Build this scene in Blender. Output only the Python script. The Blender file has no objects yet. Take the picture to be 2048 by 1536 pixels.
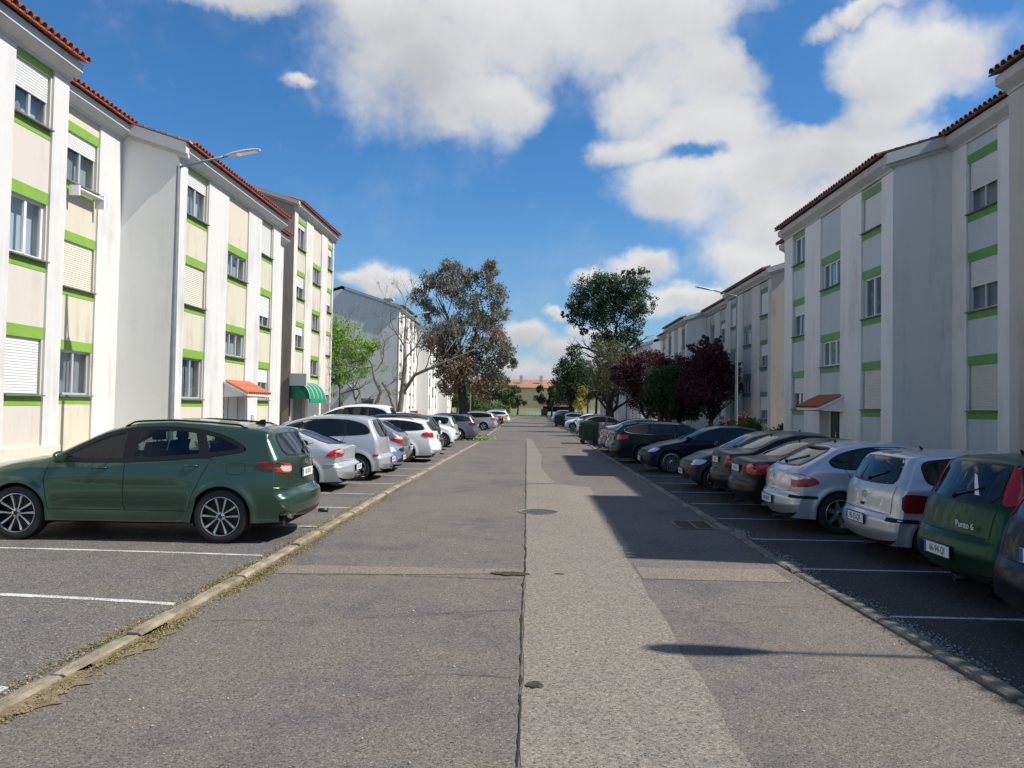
import bpy, math, random
import numpy as np
from mathutils import Vector, Matrix
from mathutils.bvhtree import BVHTree
random.seed(7); rng = np.random.default_rng(7)
R = math.radians
SC = bpy.context.scene

# ---------------------------------------------------------------- camera
cd = bpy.data.cameras.new('camera'); cam = bpy.data.objects.new('camera', cd)
SC.collection.objects.link(cam); SC.camera = cam
cam.location = (0, 0, 1.87)
cam.rotation_mode = 'QUATERNION'
cam.rotation_quaternion = (Matrix.Rotation(R(1.436), 3, 'Z') @ Matrix.Rotation(R(91.711), 3, 'X') @ Matrix.Rotation(R(1.03), 3, 'Z')).to_quaternion()
cd.sensor_width = 36; cd.lens = 36 * 1550 / 2048; cd.clip_start = 0.05; cd.clip_end = 4000

# ---------------------------------------------------------------- view
SC.view_settings.view_transform = 'Standard'; SC.view_settings.look = 'None'
SC.view_settings.exposure = 0.4; SC.view_settings.gamma = 1
SC.view_settings.use_curve_mapping = False
SC.cycles.max_bounces = 7; SC.cycles.transparent_max_bounces = 12
SC.cycles.use_denoising = True
SC.cycles.sample_clamp_indirect = 8

# ---------------------------------------------------------------- sun
SUN_EL, SUN_AZ = 48.0, 6.5
sd = bpy.data.lights.new('sun', 'SUN'); sd.energy = 5.0; sd.angle = R(0.53); sd.color = (1, .955, .88)
sun = bpy.data.objects.new('sun', sd); SC.collection.objects.link(sun)
tosun = Vector((math.cos(R(SUN_EL)) * math.cos(R(SUN_AZ)), -math.cos(R(SUN_EL)) * math.sin(R(SUN_AZ)), math.sin(R(SUN_EL))))
sun.rotation_mode = 'QUATERNION'; sun.rotation_quaternion = tosun.to_track_quat('Z', 'Y')

# ---------------------------------------------------------------- world: sky with cumulus
W = bpy.data.worlds.new('World'); SC.world = W; W.use_nodes = True
nt = W.node_tree; nt.nodes.clear()
class NT:
    def __init__(s, t): s.t = t
    def n(s, typ, **kw):
        nd = s.t.nodes.new(typ)
        for k, v in kw.items():
            if k.startswith('i_'):
                key = k[2:]
                key = int(key) if key.isdigit() else key.replace('_', ' ')
                s.set(nd.inputs[key], v)
            else: setattr(nd, k, v)
        return nd
    def set(s, sock, v):
        if isinstance(v, bpy.types.NodeSocket): s.t.links.new(v, sock)
        else: sock.default_value = v
    def m(s, op, a, b=0.0, c=None, clamp=False):
        nd = s.t.nodes.new('ShaderNodeMath'); nd.operation = op; nd.use_clamp = clamp
        s.set(nd.inputs[0], a); s.set(nd.inputs[1], b)
        if c is not None: s.set(nd.inputs[2], c)
        return nd.outputs[0]
    def v(s, op, a, b=(0, 0, 0), out=0):
        nd = s.t.nodes.new('ShaderNodeVectorMath'); nd.operation = op
        s.set(nd.inputs[0], a); s.set(nd.inputs[1], b)
        return nd.outputs['Value'] if op in ('LENGTH', 'DOT_PRODUCT', 'DISTANCE') else nd.outputs[0]
    def noise(s, vec, scale, detail=4, rough=.55, dist=0, dim='3D'):
        nd = s.t.nodes.new('ShaderNodeTexNoise'); nd.noise_dimensions = dim
        if vec is not None: s.set(nd.inputs['Vector'], vec)
        nd.inputs['Scale'].default_value = scale; nd.inputs['Detail'].default_value = detail
        nd.inputs['Roughness'].default_value = rough; nd.inputs['Distortion'].default_value = dist
        return nd.outputs[0]
    def ramp(s, f, stops, interp='LINEAR'):
        nd = s.t.nodes.new('ShaderNodeValToRGB'); s.set(nd.inputs[0], f); cr = nd.color_ramp; cr.interpolation = interp
        while len(cr.elements) < len(stops): cr.elements.new(0.5)
        for e, (p, c) in zip(cr.elements, stops):
            e.position = p; e.color = (c[0], c[1], c[2], 1) if hasattr(c, '__len__') else (c, c, c, 1)
        return nd.outputs[0]
    def mix(s, f, a, b, mode='MIX'):
        nd = s.t.nodes.new('ShaderNodeMix'); nd.data_type = 'RGBA'; nd.blend_type = mode
        s.set(nd.inputs[0], f)
        for sock, v in ((nd.inputs[6], a), (nd.inputs[7], b)):
            if not isinstance(v, bpy.types.NodeSocket) and len(v) == 3: v = (*v, 1)
            s.set(sock, v)
        return nd.outputs[2]
    def ss(s, x, lo, hi):
        nd = s.t.nodes.new('ShaderNodeMapRange'); nd.interpolation_type = 'SMOOTHSTEP'
        s.set(nd.inputs[0], x); nd.inputs[1].default_value = lo; nd.inputs[2].default_value = hi
        return nd.outputs[0]
N = NT(nt)
tc = N.n('ShaderNodeTexCoord').outputs['Generated']
sky = N.n('ShaderNodeTexSky', sky_type='NISHITA', sun_disc=False, sun_elevation=R(SUN_EL), sun_rotation=R(90 + SUN_AZ), altitude=50, air_density=1.0, dust_density=0.6, ozone_density=2.5)
skyc = N.n('ShaderNodeHueSaturation', i_Saturation=1.12, i_Value=1.08, i_Color=sky.outputs[0]).outputs[0]
skyc = N.mix(1.0, skyc, (.74, 1.27, 1.62, 1), 'MULTIPLY')
_cq = cam.rotation_quaternion.to_matrix()
def cdir(px, py):          # a direction of the sky, as it lay before the photographer
    v = _cq @ Vector(((px - 1024) / 1550, -(py - 768) / 1550, -1)); return v.normalized()
blobs = [(760, 30, 130, 90), (860, 110, 170, 110), (960, 205, 150, 60), (1050, 40, 260, 120), (1280, 50, 230, 130), (1380, 140, 170, 100), (1290, 210, 100, 70),
         (1260, 300, 110, 40), (1400, 260, 170, 80), (1350, 370, 110, 48), (1520, 340, 180, 90), (1590, 430, 140, 60), (1690, 300, 170, 90), (1790, 130, 130, 80), (1880, 110, 100, 50),
         (1760, 210, 150, 70), (1640, 60, 70, 20), (1740, 30, 60, 16), (1495, 515, 80, 60), (1600, 480, 90, 70), (1290, 540, 50, 30), (1225, 560, 60, 16), (1375, 606, 80, 24), (1045, 668, 60, 24),
         (1130, 690, 70, 24), (1180, 660, 45, 18), (1060, 745, 150, 34), (590, 162, 20, 14), (480, 4, 120, 24), (770, 565, 90, 22), (700, 562, 50, 15), (1120, 620, 28, 14), (1440, 600, 60, 20),
         (-600, 100, 300, 90), (2500, 300, 260, 120), (2900, 100, 300, 150), (1250, -350, 420, 130), (300, -500, 260, 90)]
holes = [(1140, 285, 52, 70), (1600, 110, 60, 60), (1530, 70, 40, 40), (1625, 215, 60, 30), (1935, 215, 60, 26), (1395, 312, 40, 14)]
dirs = N.v('NORMALIZE', tc)
warp = N.v('ADD', dirs, N.v('SCALE', N.v('SUBTRACT', N.n('ShaderNodeTexNoise', i_Vector=dirs, i_Scale=9.0, i_Detail=5.0, i_Roughness=.6).outputs[1], (.5, .5, .5)), (0, 0, 0)))
warp.node.inputs[1].links[0].from_node.inputs['Scale'].default_value = 0.09
right = (_cq @ Vector((1, 0, 0))); up = (_cq @ Vector((0, 1, 0)))
def blob(px, py, rx, ry):
    c = cdir(px, py)
    e_r = Vector((0, 0, 1)).cross(c).normalized(); e_u = c.cross(e_r).normalized()
    df = N.v('SUBTRACT', warp, tuple(c))
    a = N.m('DIVIDE', N.v('DOT_PRODUCT', df, tuple(e_r)), rx / 1550)
    b = N.m('DIVIDE', N.v('DOT_PRODUCT', df, tuple(e_u)), ry / 1550)
    fwd = N.m('DIVIDE', N.v('DOT_PRODUCT', df, tuple(c)), .5)
    q = N.m('ADD', N.m('ADD', N.m('MULTIPLY', a, a), N.m('MULTIPLY', b, b)), N.m('MULTIPLY', fwd, fwd))
    return N.m('POWER', 2.718, N.m('MULTIPLY', q, -.75)), b
field = None; low = None
for B_ in blobs:
    g, b = blob(*B_); g2 = N.m('MULTIPLY', g, N.m('MULTIPLY_ADD', b, -0.5, 0.5))
    field = g if field is None else N.m('MAXIMUM', field, g)
    low = g2 if low is None else N.m('MAXIMUM', low, g2)
for B_ in holes:
    g, b = blob(*B_); field = N.m('SUBTRACT', field, N.m('MULTIPLY', g, .75))
nf = N.noise(dirs, 11, 8, .56)
nf2 = N.noise(dirs, 45, 6, .6)
behind = N.m('MULTIPLY', N.ss(N.noise(dirs, 2.6, 5, .5), .50, .70), N.ss(N.v('DOT_PRODUCT', dirs, (0, -1, 0)), -.45, .2))
field = N.m('MAXIMUM', field, behind)
dens = N.m('ADD', field, N.m('MULTIPLY', N.m('SUBTRACT', nf, .5), 1.1))
dens = N.m('ADD', dens, N.m('MULTIPLY', N.m('SUBTRACT', nf2, .5), .22))
alpha = N.ss(dens, .10, .88)
veil = N.m('MULTIPLY', N.ss(N.noise(dirs, 5, 5, .6), .5, .8), .18)
alpha = N.m('MAXIMUM', alpha, veil)
shade = N.m('ADD', N.m('MULTIPLY', low, 1.0), N.m('MULTIPLY', N.m('SUBTRACT', N.noise(dirs, 6, 5, .5), .5), 1.3))
shade = N.m('ADD', shade, N.m('MULTIPLY', N.m('SUBTRACT', nf2, .5), .10))
ccol = N.mix(N.ss(shade, .0, 1.15), (10.0, 10.0, 10.2, 1), (6.2, 6.35, 6.8, 1))
el = N.n('ShaderNodeSeparateXYZ', i_0=dirs).outputs[2]
skyc = N.mix(N.m('MULTIPLY', N.ss(el, .30, 0.0), .45), skyc, (4.6, 5.6, 6.6, 1))
ccol = N.mix(N.m('MULTIPLY', N.ss(el, .16, .0), .45), ccol, (4.8, 5.3, 6.0, 1))
fin = N.mix(alpha, skyc, ccol)
bg = N.n('ShaderNodeBackground', i_Color=fin, i_Strength=0.060)
wo = N.n('ShaderNodeOutputWorld', i_Surface=bg.outputs[0])

# ---------------------------------------------------------------- materials
MATS = {}
def mat(name, col, rough=.7, metal=0, coat=0, spec=.5, bump=None, var=None, emit=None):
    """bump=(scale,strength) var=(scale,amount)"""
    if name in MATS: return MATS[name]
    m = bpy.data.materials.new(name); m.use_nodes = True; t = m.node_tree; T = NT(t)
    p = t.nodes['Principled BSDF']
    p.inputs['Roughness'].default_value = rough; p.inputs['Metallic'].default_value = metal
    p.inputs['Coat Weight'].default_value = coat; p.inputs['Coat Roughness'].default_value = .04
    p.inputs['Specular IOR Level'].default_value = spec
    p.inputs['Base Color'].default_value = (*col, 1)
    oc = T.n('ShaderNodeTexCoord').outputs['Object']
    if var:
        nz = T.noise(oc, var[0], 5, .6)
        dk = tuple(c * (1 - var[1]) for c in col); lt = tuple(min(1, c * (1 + var[1] * .6)) for c in col)
        T.set(p.inputs['Base Color'], T.ramp(nz, [(.3, dk), (.7, lt)]))
    if bump:
        b = T.n('ShaderNodeBump', i_Strength=bump[1], i_Distance=.02, i_Height=T.noise(oc, bump[0], 6, .6))
        T.set(p.inputs['Normal'], b.outputs[0])
    MATS[name] = m; return m

def plaster(name, col, grime=.3, gcol=(.10, .09, .075), stain=.35):
    if name in MATS: return MATS[name]
    m = bpy.data.materials.new(name); m.use_nodes = True; t = m.node_tree; T = NT(t)
    p = t.nodes['Principled BSDF']; p.inputs['Roughness'].default_value = .85; p.inputs['Specular IOR Level'].default_value = .25
    g = T.n('ShaderNodeNewGeometry').outputs['Position']
    s1 = T.n('ShaderNodeMapping', i_Vector=g, i_Scale=(1.6, 1.6, .16)).outputs[0]
    streak = T.noise(s1, 1.5, 7, .65)
    blot = T.noise(g, .7, 6, .65)
    f = T.m('MULTIPLY', T.ss(T.m('ADD', T.m('MULTIPLY', streak, .6), T.m('MULTIPLY', blot, .45)), .50, .74), grime)
    fine = T.noise(g, 9, 6, .7)
    base = T.mix(T.m('MULTIPLY', fine, .10), col, tuple(c * .72 for c in col))
    c = T.mix(f, base, gcol)
    spots = T.ss(T.noise(g, 5.5, 4, .75), .66, .74)
    c = T.mix(T.m('MULTIPLY', spots, grime * stain), c, tuple(v * .5 for v in gcol))
    T.set(p.inputs['Base Color'], c)
    b = T.n('ShaderNodeBump', i_Strength=.25, i_Distance=.01, i_Height=T.noise(g, 60, 5, .7))
    T.set(p.inputs['Normal'], b.outputs[0])
    MATS[name] = m; return m

def asphalt(name, dark, light, speck, tint=(0, 0, 0), stonesc=95, blotch=.75):
    m = bpy.data.materials.new(name); m.use_nodes = True; t = m.node_tree; T = NT(t)
    p = t.nodes['Principled BSDF']; p.inputs['Roughness'].default_value = .82; p.inputs['Specular IOR Level'].default_value = .35
    g = T.n('ShaderNodeNewGeometry').outputs['Position']
    vo = t.nodes.new('ShaderNodeTexVoronoi'); T.set(vo.inputs['Vector'], g); vo.inputs['Scale'].default_value = stonesc
    rnd = T.n('ShaderNodeSeparateXYZ', i_0=vo.outputs['Color']).outputs[0]
    fine = T.noise(g, 38, 6, .75)
    a = T.m('ADD', T.m('MULTIPLY', rnd, .55), T.m('MULTIPLY', fine, .45))
    base = T.ramp(a, [(.18, dark), (.52, tuple((x + y) / 2 for x, y in zip(dark, light))), (.86, light)])
    sp = T.ss(rnd, .965, .99)
    base = T.mix(T.m('MULTIPLY', sp, .6), base, speck)
    dk = T.ss(rnd, .09, .03)
    base = T.mix(T.m('MULTIPLY', dk, .55), base, tuple(c * .35 for c in dark))
    b1 = T.noise(g, .45, 5, .6); b2 = T.noise(g, 2.3, 5, .65)
    bl = T.m('ADD', T.m('MULTIPLY', b1, .6), T.m('MULTIPLY', b2, .4))
    base = T.mix(T.m('MULTIPLY', T.ss(bl, .36, .62), blotch), base, (1.25, 1.17, 1.02, 1), 'MULTIPLY')
    base = T.mix(T.m('MULTIPLY', T.ss(bl, .5, .34), blotch), base, (.72, .73, .76, 1), 'MULTIPLY')
    wear = T.n('ShaderNodeMapping', i_Vector=g, i_Scale=(1.3, .06, 1)).outputs[0]
    base = T.mix(T.m('MULTIPLY', T.ss(T.noise(wear, 1.6, 4, .6), .5, .66), .3), base, (1.14, 1.12, 1.08, 1), 'MULTIPLY')
    oil = T.ss(T.noise(g, 1.1, 6, .7), .66, .76)
    base = T.mix(T.m('MULTIPLY', oil, .45), base, (.5, .5, .52, 1), 'MULTIPLY')
    T.set(p.inputs['Base Color'], base)
    h = T.m('ADD', T.m('MULTIPLY', vo.outputs['Distance'], -.8), fine)
    b = T.n('ShaderNodeBump', i_Strength=.7, i_Distance=.006, i_Height=h)
    T.set(p.inputs['Normal'], b.outputs[0])
    MATS[name] = m; return m

def paintline(name):
    m = bpy.data.materials.new(name); m.use_nodes = True; t = m.node_tree; T = NT(t)
    p = t.nodes['Principled BSDF']; p.inputs['Roughness'].default_value = .7
    g = T.n('ShaderNodeNewGeometry').outputs['Position']
    w = T.ss(T.m('ADD', T.m('MULTIPLY', T.noise(g, 55, 5, .7), .75), T.m('MULTIPLY', T.noise(g, 3, 4, .6), .3)), .49, .64)
    T.set(p.inputs['Base Color'], T.mix(w, (.56, .55, .52), (.10, .097, .09)))
    MATS[name] = m; return m

M = dict(
    white_l=plaster('white_render', (.60, .585, .555), .34),
    white_r=plaster('white_render_dull', (.80, .77, .71), .28),
    grey_r=plaster('grey_render_side', (.74, .715, .68), .32),
    side_l=plaster('white_render_side', (.80, .785, .74), .14),
    cream=plaster('cream_render', (.56, .515, .40), .36),
    pink_cream=plaster('pinkish_render', (.56, .51, .45), .2),
    blue_grey=plaster('blue_grey_render', (.56, .585, .585), .22),
    dirty=plaster('dirty_render', (.56, .505, .42), .6, (.20, .165, .13)),
    brown=plaster('brown_stained_render', (.40, .32, .255), .6, (.17, .13, .10)),
    dirty_w=plaster('dirty_white_render', (.62, .585, .52), .55, (.16, .14, .11)),
    far_w=plaster('old_white_render', (.80, .775, .72), .12),
    far_y=plaster('yellow_render', (.80, .66, .34), .06),
    beige=plaster('beige_render_dull', (.50, .47, .41), .55, (.12, .11, .09)),
    plinth=plaster('plinth_render', (.60, .55, .45), .4),
    band_l=mat('green_paint', (.20, .36, .045), .5, var=(3, .12)),
    band_r=mat('green_paint_dull', (.13, .33, .07), .55, var=(3, .15)),
    band_g=mat('grey_green_paint', (.13, .19, .12), .6, var=(3, .2)),
    cornice=plaster('cornice_render', (.54, .53, .51), .3),
    tile=mat('terracotta_tile', (.33, .085, .05), .75, var=(5, .45), bump=(30, .3)),
    tile_d=mat('weathered_tile', (.17, .085, .07), .85, var=(5, .5), bump=(30, .3)),
    tile_o=mat('orange_tile', (.42, .125, .06), .7, var=(7, .25), bump=(30, .2)),
    frame=mat('window_aluminium', (.52, .53, .53), .4, .3),
    frame_w=mat('window_white', (.75, .75, .74), .45),
    shutter=mat('shutter_plastic', (.70, .69, .66), .5),
    shutter_d=mat('shutter_cream', (.66, .63, .52), .5),
    sill=mat('sill_stone', (.16, .16, .15), .6, var=(8, .2)),
    curtain=mat('curtain_cloth', (.42, .42, .42), .9, var=(4, .2)),
    inner=mat('dark_room', (.012, .013, .015), .9),
    door=mat('door_white', (.66, .66, .65), .4),
    iron=mat('dark_iron', (.03, .03, .03), .5, .4),
    steel=mat('galvanised_steel', (.25, .26, .27), .5, .5, var=(4, .15)),
    concrete=mat('kerb_concrete', (.28, .235, .16), .9, var=(3.5, .55), bump=(40, 1)),
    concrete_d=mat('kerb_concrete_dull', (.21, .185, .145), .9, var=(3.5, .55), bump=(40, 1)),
    pave=mat('pavement_concrete', (.36, .345, .31), .9, var=(2, .2), bump=(20, .4)),
    bark=mat('grey_bark', (.21, .185, .155), .95, var=(5, .45), bump=(15, 1)),
    bark_d=mat('dark_bark', (.055, .045, .038), .95, var=(5, .4), bump=(15, 1)),
    rubber=mat('tyre_rubber', (.018, .018, .019), .75),
    blackp=mat('black_plastic', (.010, .010, .011), .35, spec=.35),
    under=mat('underbody_black', (.008, .008, .008), .9),
    seam=mat('panel_gap', (.006, .006, .006), .8),
    chrome=mat('chrome', (.75, .75, .76), .12, 1),
    alloy=mat('alloy_silver', (.62, .63, .64), .28, .85),
    alloy_d=mat('alloy_dark', (.02, .02, .022), .4, .3),
    red_l=mat('red_lens', (.40, .012, .016), .16, coat=.3),
    red_d=mat('dark_red_lens', (.17, .008, .012), .18, coat=.2),
    orange_l=mat('orange_lens', (.75, .17, .02), .15, coat=1),
    clear_l=mat('clear_lens', (.62, .62, .62), .1, .3, coat=1),
    plate=mat('plate_white', (.78, .78, .76), .35),
    plate_b=mat('plate_blue', (.02, .07, .40), .4),
    ink=mat('plate_ink', (.012, .012, .012), .5),
    bin_g=mat('bin_green', (.022, .06, .035), .5, var=(4, .2)),
    bin_d=mat('bin_grey', (.05, .055, .06), .5, var=(4, .2)),
    awn=mat('awning_green', (.008, .20, .11), .7),
    red_box=mat('red_enamel', (.45, .03, .02), .4),
)
def glassm(name, tr, rgh=.02, f0=.10):
    m = bpy.data.materials.new(name); m.use_nodes = True; t = m.node_tree; T = NT(t); t.nodes.clear()
    g = T.n('ShaderNodeBsdfGlossy', i_Roughness=rgh, i_Color=(.9, .95, 1, 1)); tr_ = T.n('ShaderNodeBsdfTransparent', i_Color=(*tr, 1))
    fc = T.n('ShaderNodeLayerWeight', i_Blend=.5).outputs['Facing']; fr_ = T.m('MULTIPLY_ADD', T.m('POWER', fc, 4.5), .92, f0)
    mx = T.n('ShaderNodeMixShader', i_0=fr_, i_1=tr_.outputs[0], i_2=g.outputs[0])
    T.n('ShaderNodeOutputMaterial', i_Surface=mx.outputs[0]); MATS[name] = m; return m
M['glass'] = glassm('window_glass', (.62, .68, .72))
M['carglass'] = mat('car_glass', (.008, .010, .012), .02, 0, 0, .5)
M['carglass_l'] = mat('car_glass_grey', (.07, .085, .09), .03, 0, 1, 1.0)
def paint(name, col, metal=.45, rough=.32):
    if name in MATS: return MATS[name]
    m = bpy.data.materials.new(name); m.use_nodes = True; t = m.node_tree; T = NT(t)
    p = t.nodes['Principled BSDF']; p.inputs['Metallic'].default_value = metal
    dark = max(col) < .06; p.inputs['Coat Weight'].default_value = .15 if dark else .8; p.inputs['Specular IOR Level'].default_value = .12 if dark else .5
    if dark and col[1] < .05: p.inputs['Metallic'].default_value = 0
    k_ = .35 if dark else 1.0
    p.inputs['Coat Roughness'].default_value = .05
    oc = T.n('ShaderNodeTexCoord').outputs['Object']
    sp = T.n('ShaderNodeSeparateXYZ', i_0=oc).outputs[2]
    # road dust: settles low on the sills and thinly everywhere
    dust = T.m('ADD', T.m('MULTIPLY', T.ss(sp, .5, .18), .22), .03)
    dust = T.m('MULTIPLY', dust, T.m('MULTIPLY', T.noise(oc, 5, 6, .65), 1.7), clamp=True)
    T.set(p.inputs['Base Color'], T.mix(dust, col, (.24 * k_, .215 * k_, .18 * k_)))
    T.set(p.inputs['Roughness'], T.m('MULTIPLY_ADD', dust, .5, rough))
    b = T.n('ShaderNodeBump', i_Strength=.03, i_Distance=.02, i_Height=T.noise(oc, 2.2, 2, .5)); T.set(p.inputs['Normal'], b.outputs[0])
    MATS[name] = m; return m
def leafm(name, cols, trans=.25):
    m = bpy.data.materials.new(name); m.use_nodes = True; t = m.node_tree; T = NT(t); t.nodes.clear()
    ge = T.n('ShaderNodeNewGeometry')
    rp = T.m('ADD', T.m('MULTIPLY', ge.outputs['Random Per Island'], .5), T.m('MULTIPLY', T.ss(T.noise(ge.outputs['Position'], .9, 3, .5), .35, .65), .5))
    c = T.ramp(rp, [(i / (len(cols) - 1), k) for i, k in enumerate(cols)])
    d = T.n('ShaderNodeBsdfPrincipled', i_Roughness=.6); T.set(d.inputs['Base Color'], c); d.inputs['Specular IOR Level'].default_value = .3
    tl = T.n('ShaderNodeBsdfTranslucent', i_Color=c)
    mx = T.n('ShaderNodeMixShader', i_0=trans, i_1=d.outputs[0], i_2=tl.outputs[0])
    T.n('ShaderNodeOutputMaterial', i_Surface=mx.outputs[0]); return m
LF = dict(
    casu=leafm('casuarina_sprays', [(.12, .11, .075), (.22, .195, .15), (.16, .175, .10), (.29, .26, .215)]),
    rust=leafm('rusty_sprays', [(.24, .15, .09), (.32, .22, .15), (.18, .14, .09)]),
    dark=leafm('dark_leaves', [(.028, .055, .022), (.05, .09, .035), (.09, .13, .06)]),
    mid=leafm('mid_leaves', [(.045, .085, .02), (.08, .14, .035), (.12, .18, .06)]),
    lime=leafm('lime_leaves', [(.16, .30, .03), (.25, .42, .06), (.33, .48, .10)], .4),
    purple=leafm('purple_leaves', [(.030, .010, .014), (.075, .024, .030), (.16, .055, .055)]),
    olive=leafm('olive_twigs', [(.12, .11, .06), (.19, .18, .10), (.10, .12, .04)]),
    yell=leafm('yellow_blossom', [(.5, .38, .03), (.3, .3, .05)]),
    grass=leafm('grass_blades', [(.12, .20, .03), (.22, .33, .05), (.32, .36, .10)], .2),
    straw=leafm('dry_weeds', [(.36, .26, .13), (.26, .20, .10), (.19, .18, .06), (.42, .33, .19)], .2),
)

# ---------------------------------------------------------------- object helpers
def link(o, parent=None):
    SC.collection.objects.link(o)
    if parent is not None: o.parent = parent
    return o
def thing(name, label, cat, loc=(0, 0, 0), rz=0, group=None):
    o = bpy.data.objects.new(name, None); o.empty_display_size = .2; link(o)
    o.location = loc; o.rotation_euler = (0, 0, rz); o['label'] = label; o['category'] = cat
    if group: o['group'] = group
    return o
def tag(o, label, cat, group=None, kind=None):
    o['label'] = label
    if cat: o['category'] = cat
    if group: o['group'] = group
    if kind: o['kind'] = kind
    return o
class MB:
    def __init__(s): s.V = []; s.F = []; s.I = []
    def add(s, V, F, mi=0):
        n = len(s.V); s.V += [tuple(v) for v in V]; s.F += [tuple(i + n for i in f) for f in F]; s.I += [mi] * len(F); return s
    def box(s, x0, x1, y0, y1, z0, z1, mi=0):
        V = [(x, y, z) for x in (x0, x1) for y in (y0, y1) for z in (z0, z1)]
        return s.add(V, [(0, 1, 3, 2), (4, 6, 7, 5), (0, 4, 5, 1), (2, 3, 7, 6), (0, 2, 6, 4), (1, 5, 7, 3)], mi)
    def prism(s, poly, ax, a0, a1, mi=0):       # poly in the two other axes, extruded along ax
        n = len(poly)
        def P(p, a): return {'x': (a, p[0], p[1]), 'y': (p[0], a, p[1]), 'z': (p[0], p[1], a)}[ax]
        V = [P(p, a0) for p in poly] + [P(p, a1) for p in poly]
        F = [tuple(range(n)), tuple(range(2 * n - 1, n - 1, -1))] + [(i, i + n, (i + 1) % n + n, (i + 1) % n) for i in range(n)]
        return s.add(V, F, mi)
    def tube(s, pts, rad, n=6, mi=0, cap=True):
        pts = [Vector(p) for p in pts]
        if not hasattr(rad, '__len__'): rad = [rad] * len(pts)
        V = []; prev = None
        for i, p in enumerate(pts):
            t = (pts[min(i + 1, len(pts) - 1)] - pts[max(i - 1, 0)])
            if t.length < 1e-9: t = Vector((0, 0, 1))
            t.normalize()
            if prev is None: a = t.orthogonal().normalized()
            else:
                a = prev - t * prev.dot(t)
                a = a.normalized() if a.length > 1e-6 else t.orthogonal().normalized()
            prev = a; b = t.cross(a)
            for k in range(n):
                an = 2 * math.pi * k / n; V.append(p + (a * math.cos(an) + b * math.sin(an)) * rad[i])
        F = [(i * n + k, i * n + (k + 1) % n, (i + 1) * n + (k + 1) % n, (i + 1) * n + k) for i in range(len(pts) - 1) for k in range(n)]
        if cap: F += [tuple(range(n))[::-1], tuple(range((len(pts) - 1) * n, len(pts) * n))]
        return s.add(V, F, mi)
    def lathe(s, prof, axis='y', n=24, mi=0, c=(0, 0, 0)):   # prof: (radius, along)
        V = []
        for r, a in prof:
            for k in range(n):
                an = 2 * math.pi * k / n; u, w = r * math.cos(an), r * math.sin(an)
                V.append({'y': (c[0] + u, c[1] + a, c[2] + w), 'z': (c[0] + u, c[1] + w, c[2] + a), 'x': (c[0] + a, c[1] + u, c[2] + w)}[axis])
        F = [(i * n + k, i * n + (k + 1) % n, (i + 1) * n + (k + 1) % n, (i + 1) * n + k) for i in range(len(prof) - 1) for k in range(n)]
        return s.add(V, F, mi)
    def mesh(s, name, mats, smooth=False, sharp=None):
        me = bpy.data.meshes.new(name); me.from_pydata(s.V, [], s.F)
        if not isinstance(mats, (list, tuple)): mats = [mats]
        for m in mats: me.materials.append(m)
        if len(mats) > 1: me.polygons.foreach_set('material_index', s.I)
        if smooth:
            me.polygons.foreach_set('use_smooth', [True] * len(me.polygons))
            if sharp is not None: me.set_sharp_from_angle(angle=R(sharp))
        return me
    def obj(s, name, mats, parent=None, smooth=False, sharp=None, loc=None):
        o = bpy.data.objects.new(name, s.mesh(name, mats, smooth, sharp)); link(o, parent)
        if loc is not None: o.location = loc
        return o
def inst(name, me, parent, loc=(0, 0, 0), rot=(0, 0, 0), scale=None):
    o = bpy.data.objects.new(name, me); link(o, parent); o.location = loc; o.rotation_euler = rot
    if scale: o.scale = scale
    return o
def npmesh(name, V, F, m, smooth=False):
    me = bpy.data.meshes.new(name); nv, nf, k = len(V), len(F), F.shape[1]
    me.vertices.add(nv); me.vertices.foreach_set('co', V.astype(np.float32).ravel())
    me.loops.add(nf * k); me.loops.foreach_set('vertex_index', F.astype(np.int32).ravel())
    me.polygons.add(nf); me.polygons.foreach_set('loop_start', np.arange(0, nf * k, k, dtype=np.int32))
    me.materials.append(m)
    if smooth: me.polygons.foreach_set('use_smooth', np.ones(nf, bool))
    me.update(calc_edges=True); return me
def interp(tab, y):
    return float(np.interp(y, [t[0] for t in tab], [t[1] for t in tab]))
def text(body, size, mt, parent, loc, rot, extrude=.002, align='CENTER', name='lettering', sx=1):
    cu = bpy.data.curves.new(name, 'FONT'); cu.body = body; cu.size = size; cu.extrude = extrude
    cu.align_x = align; cu.align_y = 'CENTER'; cu.materials.append(mt); cu.resolution_u = 3
    o = bpy.data.objects.new(name, cu); link(o, parent); o.location = loc; o.rotation_euler = rot; o.scale = (sx, 1, 1)
    return o

# ================================================================= GROUND
KL = [(0, -3.2), (4.5, -3.12), (7.6, -3.0), (17, -2.98), (40, -2.66), (60, -2.85), (90, -2.9), (170, -2.6)]
KR = [(0, 3.35), (5, 3.2), (9.5, 3.05), (33, 2.97), (71, 2.72), (170, 2.5)]
kl = lambda y: interp(KL, y); kr = lambda y: interp(KR, y)
A_road = asphalt('asphalt_road', (.066, .059, .055), (.182, .163, .150), (.28, .26, .24))
A_park = asphalt('asphalt_parking', (.042, .039, .038), (.185, .172, .162), (.38, .36, .34), blotch=.7)
A_park_shaded = asphalt('asphalt_parking_painted_shade', (.014, .014, .014), (.066, .063, .060), (.24, .23, .22), blotch=.7)  # parking asphalt again, with the right row's shade darkened into its colour
A_patch = asphalt('asphalt_patch_pale', (.100, .089, .076), (.270, .243, .208), (.35, .32, .28), stonesc=80, blotch=.4)
A_band = asphalt('asphalt_trench_pale', (.082, .071, .056), (.27, .235, .19), (.36, .34, .3), blotch=.4)
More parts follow.
